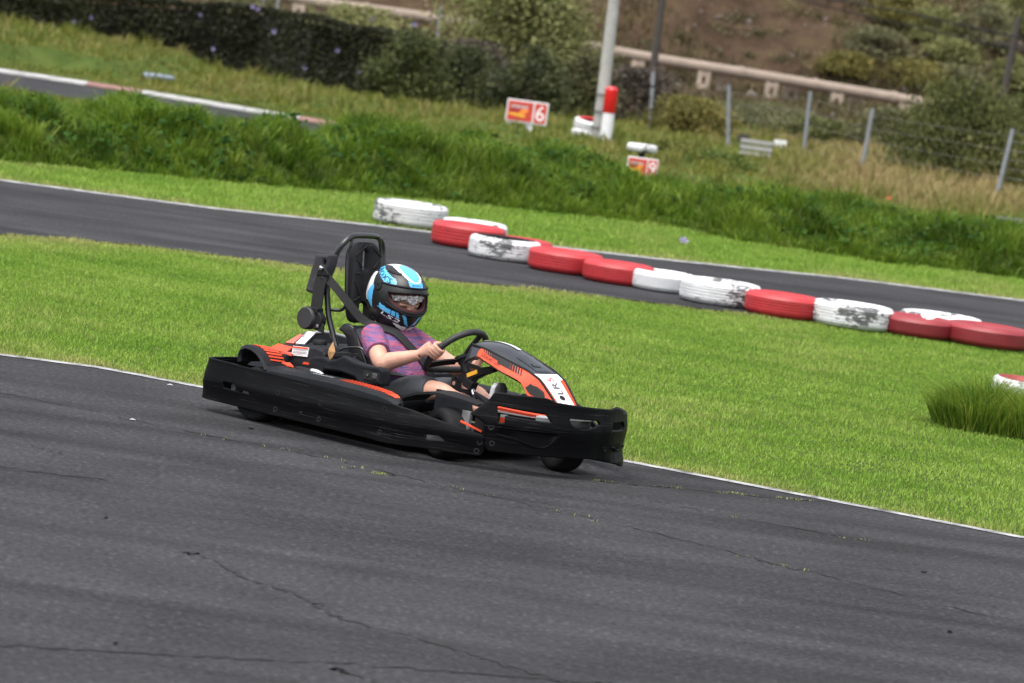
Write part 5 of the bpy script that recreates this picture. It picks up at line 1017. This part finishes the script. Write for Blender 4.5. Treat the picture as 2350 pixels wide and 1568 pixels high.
for s_, A, B, C_, G in ((-1, RS, RE, RW, GR), (1, LS, LE, LW, GL)):
    limb(body, [A+V3(-.02, -.03*s_, .0), A*.6+B*.4, B, B+(C_-B)*.25, B+(C_-B)*.6, C_, C_+(C_-B)*.08], [.050, .048, .044, .045, .037, .027, .026])
    # fist: palm outside the rim, four curled fingers and a thumb
    tang = np.cross(sw(math.radians(-82 if s_ < 0 else 98), 1)-HUB, ND); tang = tang if tang[2] > 0 else -tang; tang /= np.linalg.norm(tang)
    back = (C_-G); back -= tang*(back @ tang); back /= np.linalg.norm(back); side_ = np.cross(tang, back)
    out_ = side_ if (side_ @ V3(0, s_, 0)) > 0 else -side_
    pc = G+back*.030+out_*.012
    body.loft([ring(C_*.75+pc*.25, pc-C_, (.024, .022), tang), ring(C_*.3+pc*.7, pc-C_, (.034, .021), tang), ring(pc, pc-C_, (.036, .021), tang), ring(pc-back*.012+out_*.010, pc-C_, (.035, .016), tang)])
    for k, (off_, ln) in enumerate(((.027, 1.0), (.009, 1.08), (-.009, 1.02), (-.026, .86))):
        o_ = G+tang*off_; r_ = .0098 if k < 3 else .0086; Q = [o_+back*.032+out_*.022, o_+back*.012*ln+out_*.030*ln, o_-back*.016*ln+out_*.024*ln, o_-back*.026*ln+out_*.002, o_-back*.018*ln-out_*.018]
        limb(body, Q, [r_*1.1, r_*1.1, r_, r_*.95, r_*.7], tang, 10, 4)
    limb(body, [pc+tang*.020-out_*.004, G+tang*.036+back*.018-out_*.012, G+tang*.038-back*.006-out_*.022, G+tang*.030-back*.020-out_*.020], [.013, .0115, .0105, .007], tang, 10, 4)
for s_, hp2, kn, an in ((-1, V3(.30, -.085, .20), V3(.620, -.125, .284), V3(.920, -.085, .225)), (1, V3(.30, .085, .20), V3(.62, .14, .275), V3(.90, .13, .20))):
    limb(body, [hp2, hp2*.5+kn*.5+(0, 0, .01), kn, kn*.7+an*.3+(0, 0, -.008), kn*.35+an*.65, an, an+V3(.02, 0, .03)], [.075, .062, .046, .045, .038, .029, .028])
bo = remeshed(body, .0042, 4, 'body', SKIN, drv)
# face: the eyes, brows and nose that show in the eye port
HC = V3(.1453, 0, .6943); HR = np.array(Matrix.Rotation(math.radians(-12), 3, 'Z') @ Matrix.Rotation(math.radians(13), 3, 'Y'))
def hw(p): return HR @ np.array(p, float)+HC
hw0 = hw
def hw(p): return hw0((p[0]+.004, p[1], p[2]-.030))
fm = MB()
limb(fm, [hw((.02, 0, .02)), hw((.05, 0, -.02)), hw((.05, 0, -.07))], [(.074, .070), (.076, .068), (.06, .055)], HR[:, 0], 24, 6)
limb(fm, [hw((.120, 0, .010)), hw((.132, 0, -.012)), hw((.142, 0, -.034)), hw((.134, 0, -.046))], [(.009, .010), (.011, .011), (.014, .015), (.008, .012)], HR[:, 0], 12, 4)
for y in (-.03, .03):
    limb(fm, [hw((.108, y-.026, .024)), hw((.122, y, .031)), hw((.118, y+.022, .024))], [(.010, .008)]*3, HR[:, 2], 10, 4)
    limb(fm, [hw((.104, y*1.2-.02, -.030)), hw((.116, y*1.2, -.036)), hw((.108, y*1.2+.02, -.030))], [(.016, .012)]*3, HR[:, 2], 10, 4)
face = remeshed(fm, .003, 5, 'face', SKIN, bo)
for y in (-.031, .031):
    c = hw((.110, y, .008)); mb = MB(); bm = bmesh.new(); bmesh.ops.create_uvsphere(bm, u_segments=16, v_segments=10, radius=.0135); mb.add([np.array(v.co)+c for v in bm.verts], [tuple(v.index for v in f.verts) for f in bm.faces]); bm.free(); e = mb.build('eye', mat('eye_white', (.55, .52, .50), .25), face)
    d = HR @ V3(.96, -.22, -.12); d /= np.linalg.norm(d); R = np.array(Vector(d).to_track_quat('Z', 'Y').to_matrix()); mb = MB().lathe([(0, .0142), (.004, .0139), (.0072, .0125), (.0068, .0110), (0, .011)], n=16, closed=False); mb.v = [tuple(R @ np.array(v)+c) for v in mb.v]; mb.build('iris', mat('iris_dark', (.035, .022, .015), .2), face)
    mb = MB(); mb.tube(cat([hw((.112, y-.020, .012)), hw((.1265, y-.008, .0175)), hw((.127, y+.008, .0175)), hw((.114, y+.02, .012))], 4), [.0028]*13, 6); mb.build('upper_lash', mat('lash', (.05, .03, .022), .8), face)
    mb = MB(); mb.tube(cat([hw((.108, y-.026, .034)), hw((.130, y-.004, .041)), hw((.124, y+.022, .036))], 4), .0042, 6); mb.build('eyebrow', mat('brow', (.14, .08, .05), .9), face)
hw = hw0
# crinkled white hair net under the helmet
vs_ = []; fs_ = []; na, ne = 60, 16
for i in range(na):
    a = -1.35+2.7*i/(na-1)
    for j in range(ne):
        z = .018+.068*j/(ne-1); cr = .006*math.sin(a*21+math.sin(z*140)*1.3)+.004*math.sin(a*43+z*90)+rng.normal(0, .0012); r_ = .118+.014*math.sin(math.pi*j/(ne-1))+cr; zz = z-.010*math.cos(a*7)*(1-j/(ne-1))-.006*abs(math.sin(a*11))*(1-j/(ne-1))
        vs_.append(hw((r_*math.cos(a)*1.08+.012, r_*math.sin(a)*.80, zz)))
for i in range(na-1):
    for j in range(ne-1): fs_.append((i*ne+j, (i+1)*ne+j, (i+1)*ne+j+1, i*ne+j+1))
def net_mat():
    m, n, b = newmat('hair_net_fabric'); f = noise(n, 60, detail=6, rough=.7); r = ramp(n, [(.35, (.42, .42, .43)), (.65, (.85, .85, .86))]); n.links.new(f.outputs['Fac'], r.inputs[0]); n.links.new(r.outputs[0], b.inputs['Base Color']); b.inputs['Roughness'].default_value = .7; return m
MB().add(vs_, fs_).build('hair_net', net_mat(), drv, 0)
# clothes
def shirt_mat():
    m, n, b = newmat('purple_striped_cloth'); L = n.links.new
    f = noise(n, 1, detail=3, rough=.6, stretch=(9, 9, 130), rot=(.25, .35, 0)); g = noise(n, 7, detail=3)
    a = nd(n, 'ShaderNodeMath', operation='MULTIPLY_ADD'); L(g.outputs['Fac'], a.inputs[0]); a.inputs[1].default_value = .35; L(f.outputs['Fac'], a.inputs[2])
    r = ramp(n, [(.50, (.060, .058, .17)), (.58, (.115, .070, .185)), (.66, (.15, .075, .18)), (.72, (.32, .060, .11)), (.78, (.36, .07, .11)), (.84, (.12, .09, .23))]); L(a.outputs[0], r.inputs[0]); L(r.outputs[0], b.inputs['Base Color']); b.inputs['Roughness'].default_value = .85
    w2 = noise(n, 22, detail=4); bp_ = nd(n, 'ShaderNodeBump'); bp_.inputs['Strength'].default_value = .5; bp_.inputs['Distance'].default_value = .03; L(w2.outputs['Fac'], bp_.inputs['Height']); L(bp_.outputs[0], b.inputs['Normal']); return m
sh = MB()
limb(sh, [(.262, 0, .215), (.258, 0, .28), (.238, 0, .36), (.212, 0, .43), (.19, 0, .485), (.178, 0, .525), (.176, 0, .545)], [(.110, .142), (.118, .142), (.108, .150), (.094, .150), (.078, .125), (.060, .085), (.052, .062)], (1, 0, 0), 28)
for A, B in ((RS, RE), (LS, LE)):
    s_ = math.copysign(1, A[1]); limb(sh, [A+V3(-.03, -.07*s_, .012), A+V3(-.012, -.012*s_, .008), A*.75+B*.25, A*.42+B*.58], [.052, .066, .064, .062], n=20)
so2 = remeshed(sh, .0045, 7, 't_shirt', shirt_mat(), drv)
fold = MB()
st_ = MB()
for s_, hp2, kn in ((-1, V3(.30, -.085, .205), V3(.620, -.125, .288)), (1, V3(.30, .085, .205), V3(.62, .14, .275))):
    limb(st_, [hp2+V3(-.05, 0, 0), hp2, hp2*.5+kn*.5+(0, 0, .012), hp2*.17+kn*.83+(0, 0, .004)], [.07, .088, .078, .066], n=20)
limb(st_, [(.25, 0, .15), (.255, 0, .20), (.27, 0, .265)], [(.11, .145), (.118, .148), (.116, .142)], (1, 0, 0), 24)
remeshed(st_, .005, 5, 'shorts', SHORTS, drv)
for s_, an in ((-1, V3(.930, -.085, .252)), (1, V3(.905, .13, .195))):
    d = V3(.12, -.05 if s_ < 0 else 0, 1); d /= np.linalg.norm(d); f_ = V3(1, -.25, -.10); f_ /= np.linalg.norm(f_); q = an+f_*.045
    sh_ = MB(); sh_.loft([ring(q+d*z-f_*x, d, (a, b_), f_, 18) for z, x, a, b_ in ((-.075, .005, .018, .026), (-.06, .0, .034, .034), (-.02, .0, .036, .036), (.02, .008, .030, .036), (.07, .010, .026, .040), (.115, .012, .024, .036), (.135, .014, .014, .022))]); limb(sh_, [an-d*.0+V3(-.01, 0, .0), an+f_*.02], [.038, .036])
    so3 = remeshed(sh_, .004, 3, 'shoe', mat('shoe_upper', (.42, .42, .43), .7, var=.15, vs=30), drv)
    mb = MB().loft([ring(q+d*z+f_*(.030-x), d, (.012, b_), f_, 18) for z, x, b_ in ((-.082, .0, .020), (-.072, -.002, .034), (-.02, .002, .035), (.02, .008, .034), (.07, .008, .041), (.12, .010, .036), (.142, .014, .018))]); mb.build('sole', mat('shoe_sole', (.022, .022, .025), .75, var=.4, vs=60, bump=.6, bs=90), so3)
# ---- helmet
def shell(az, el, g=0.):
    ca, sa, ce, se = math.cos(az), math.sin(az), math.cos(el), math.sin(el)
    a = .178 if ca > 0 else .172; b_ = .136; c_ = .158 if se > 0 else .178; n_ = 2.25
    x, y, z = ca*ce, sa*ce, se; r = (abs(x/a)**n_+abs(y/b_)**n_+abs(z/c_)**n_)**(-1/n_)+g; X, Y, Z = x*r, y*r, z*r
    lo_ = min(max(-(Z+.03)/.14, 0), 1); fr = min(max(X/.17, 0), 1); Y *= 1-.17*lo_**1.5; X += .022*lo_*fr
    if X < 0: X *= 1-.30*lo_**1.6
    Z = max(Z, -.165+.04*min(max(-X/.1+.2, 0), 1)); return (X, Y, Z)
PG = dict(visor=[(-1.20, .50), (-.26, .552), (.0, .555), (.0, -.215), (-.301, -.205), (-.657, -.115), (-.918, -.01), (-1.243, .04), (-1.55, .19), (-1.60, .39)],
  blue_band=[(-2.541, .924), (-2.433, .763), (-2.136, .733), (-1.441, .597), (-1.358, .546), (-.76, .553), (-.801, .694), (-.905, .771), (-1.37, .89), (-1.817, .942)],
  brow=[(-.364, .782), (0, .73), (0, .572), (-.261, .572)],
  blue_cheek=[(-1.219, -.168), (-.90, -.215), (-.475, -.225), (-.417, -.392), (-.742, -.377), (-1.022, -.38), (-1.335, -.331), (-1.208, -.291)],
  blue_chin=[(-.357, -.244), (-.254, -.246), (-.086, -.543), (-.029, -.64), (-.209, -.513)],
  white_chin=[(-.627, -.586), (-.051, -.64), (-.02, -.88), (-.158, -.823), (-.451, -.706)],
  back_blue=[(-1.784, .265), (-1.647, -.52), (-1.799, -.469), (-2.108, -.284), (-2.162, -.121), (-1.996, .179), (-1.918, .284)],
  back_white=[(-2.182, .681), (-1.918, .284), (-1.961, .094), (-1.836, -.344), (-2.3, -.335), (-2.5, .0), (-2.6, .5)],
  port=[(-.975, .31), (-.80, .345), (-.4, .40), (0, .43), (0, -.165), (-.376, -.145), (-.628, -.085), (-.773, -.02), (-.90, .10)])
def inside(p, poly):
    x, y = p; c_ = False; k = len(poly)
    for i in range(k):
        (x1, y1), (x2, y2) = poly[i], poly[i-1]
        if (y1 > y) != (y2 > y) and x < (x2-x1)*(y-y1)/(y2-y1)+x1: c_ = not c_
    return c_
NA, NE = 200, 110; hv = []; hf = []; hm = []
azs = np.linspace(-math.pi, math.pi, NA+1)[:-1]; els = np.linspace(-1.18, math.pi/2, NE)
for a in azs:
    for e in els: hv.append(hw(shell(a, e, -.0)))
for i in range(NA):
    am = azs[i]+math.pi/NA
    for j in range(NE-1):
        em = (els[j]+els[j+1])/2; q = (-abs(am), em)
        if inside(q, PG['port']): continue
        x, y, z = shell(am, em); mi = 0
        e_t = ((x-.048)/.078)**2+(y/.043)**2; e_w = ((x-.028)/.112)**2+(y/.060)**2
        if z > .08 and e_t < 1: mi = 1
        elif z > .07 and e_w < 1 and x > -.10: mi = 2
        elif z > .08 and abs(y) < .05+.0*x and -.09 < x <= -.03: mi = 2
        for nm, k in (('back_white', 2), ('back_blue', 1), ('blue_band', 1), ('brow', 1), ('white_chin', 2), ('blue_chin', 1)):
            if inside(q, PG[nm]): mi = k
        if inside(q, PG['blue_cheek']) and not (-.80 < q[0] < -.42 and (q[0]*12.5) % 1 < .3 and q[1] < -.19): mi = 1
        if inside(q, PG['visor']): mi = 3
        hf.append((i*NE+j, ((i+1) % NA)*NE+j, ((i+1) % NA)*NE+j+1, i*NE+j+1)); hm.append(mi)
mb = MB().add(hv, hf, hm); he = mb.build('helmet', [GLOSSBLACK, HBLUE, HWHITE, mat('visor_black', (.008, .008, .009), .45)], drv, 60)
so_ = he.modifiers.new('shell', 'SOLIDIFY'); so_.thickness = .014; so_.offset = -1
# liner, visor surround and side pivots
def loop(poly, g): return [hw(shell(a, e, g)) for a, e in poly]+[hw(shell(-a, e, g)) for a, e in poly[::-1]]
pl_ = PG['port'][3:][::-1] and [p for p in PG['port']]
edge_ = [(-.0, .43), (-.4, .40), (-.80, .345), (-.975, .31), (-.90, .10), (-.773, -.02), (-.628, -.085), (-.376, -.145), (0, -.165)]
path = [hw(shell(a, e, .001)) for a, e in edge_]+[hw(shell(-a, e, .001)) for a, e in edge_[-2:0:-1]]
MB().tube(cat(path, 4, True), .0062, 8, closed=True).build('port_gasket', FLATBLACK, he)
path = [hw(shell(a, e, -.016)) for a, e in edge_]+[hw(shell(-a, e, -.016)) for a, e in edge_[-2:0:-1]]
MB().tube(cat(path, 4, True), (.012), 8, closed=True).build('liner', LINERRED, he)
bp2 = [(-1.45, .52), (-1.0, .545), (-.5, .56), (0, .565)]; path = [hw(shell(a, e, .004)) for a, e in bp2]+[hw(shell(-a, e, .004)) for a, e in bp2[-2::-1]]
MB().tube(cat(path, 5), .0048, 8).build('visor_top_edge', FLATBLACK, he)
bp2 = [(-.95, -.03), (-.62, -.12), (-.3, -.20), (0, -.215)]; path = [hw(shell(a, e, .004)) for a, e in bp2]+[hw(shell(-a, e, .004)) for a, e in bp2[-2::-1]]
MB().tube(cat(path, 5), .0055, 8).build('lower_lip', FLATBLACK, he)
for s_ in (-1, 1):
    c = hw(shell(s_*1.52, .36, .0)); n_ = HR @ V3(.1, s_, .25); R = np.array(Vector(n_).to_track_quat('Z', 'Y').to_matrix()); mb = MB().lathe([(0, .004), (.008, .004), (.010, .007), (.020, .006), (.024, 0), (.024, -.006)], n=24, closed=False); mb.v = [tuple(R @ np.array(v)+c) for v in mb.v]; mb.build('visor_pivot', FLATBLACK, he)
for s_ in (-1, 1):     # air scoops on the crown
    P_ = [[hw(shell(s_*a, e, g)) for a, e, g in ((a0, .94, .0005), (a0, .96, .005), (a0, 1.02, .006), (a0, 1.06, .0005))] for a0 in (1.62, 1.2, .9, .70)]
    MB().loft(P_).build('air_scoop', FLATBLACK, he, 30)
def htext(txt, p0, p1, hgt, m, nm, shear=0, flip=1):
    v, f, asp = text2d(txt); (a0, e0), (a1, e1) = p0, p1; P_ = []
    la = (a1-a0)*math.cos((e0+e1)/2); le = e1-e0; ln = math.hypot(la, le); ua, ue = la/ln, le/ln; h_ = hgt*ln
    for x, y in v:
        u = x/asp*ln+shear*y*h_; w_ = (y-.5)*h_; e = e0+ue*u+ua*w_; a = a0+(ua*u-ue*w_)/max(.2, math.cos((e0+e1)/2)); P_.append(hw(shell(a, e, .0022)))
    return MB().add(P_, f).build(nm, m, he, 0)
htext("BOX'S", (-2.25, .835), (-1.02, .66), .19, FLATBLACK, 'lettering')
htext("BOX'S", (-.19, .655), (.17, .655), .17, FLATBLACK, 'lettering')
htext('LS2', (-1.10, -.445), (-.42, -.475), .20, HWHITE, 'lettering', .6)
# dry leaf caught on the engine guard
lf = MB(); P_ = [V3(0, 0, 0), V3(.012, 0, .012), V3(.026, .006, .045), V3(.004, .004, .095), V3(-.012, -.003, .060), V3(-.014, -.004, .030)]
lf.add([p for p in P_]+[V3(.006, -.008, .045)], [(0, 1, 6), (1, 2, 6), (2, 3, 6), (3, 4, 6), (4, 5, 6), (5, 0, 6)]); lo2 = lf.build('dry_leaf', mat('dry_leaf_brown', (.36, .20, .085), .75, var=.3, vs=40), None, 0)
Rk = Matrix.Rotation(-KT, 4, 'Z'); lo2.matrix_world = Matrix.Translation((KX, KY, 0)) @ Rk @ Matrix.Translation((.118, -.405, .352)); lo2.modifiers.new('s', 'SOLIDIFY').thickness = .0015
tag(lo2, 'curled dry brown leaf stuck on the kart beside the seat', 'leaf')
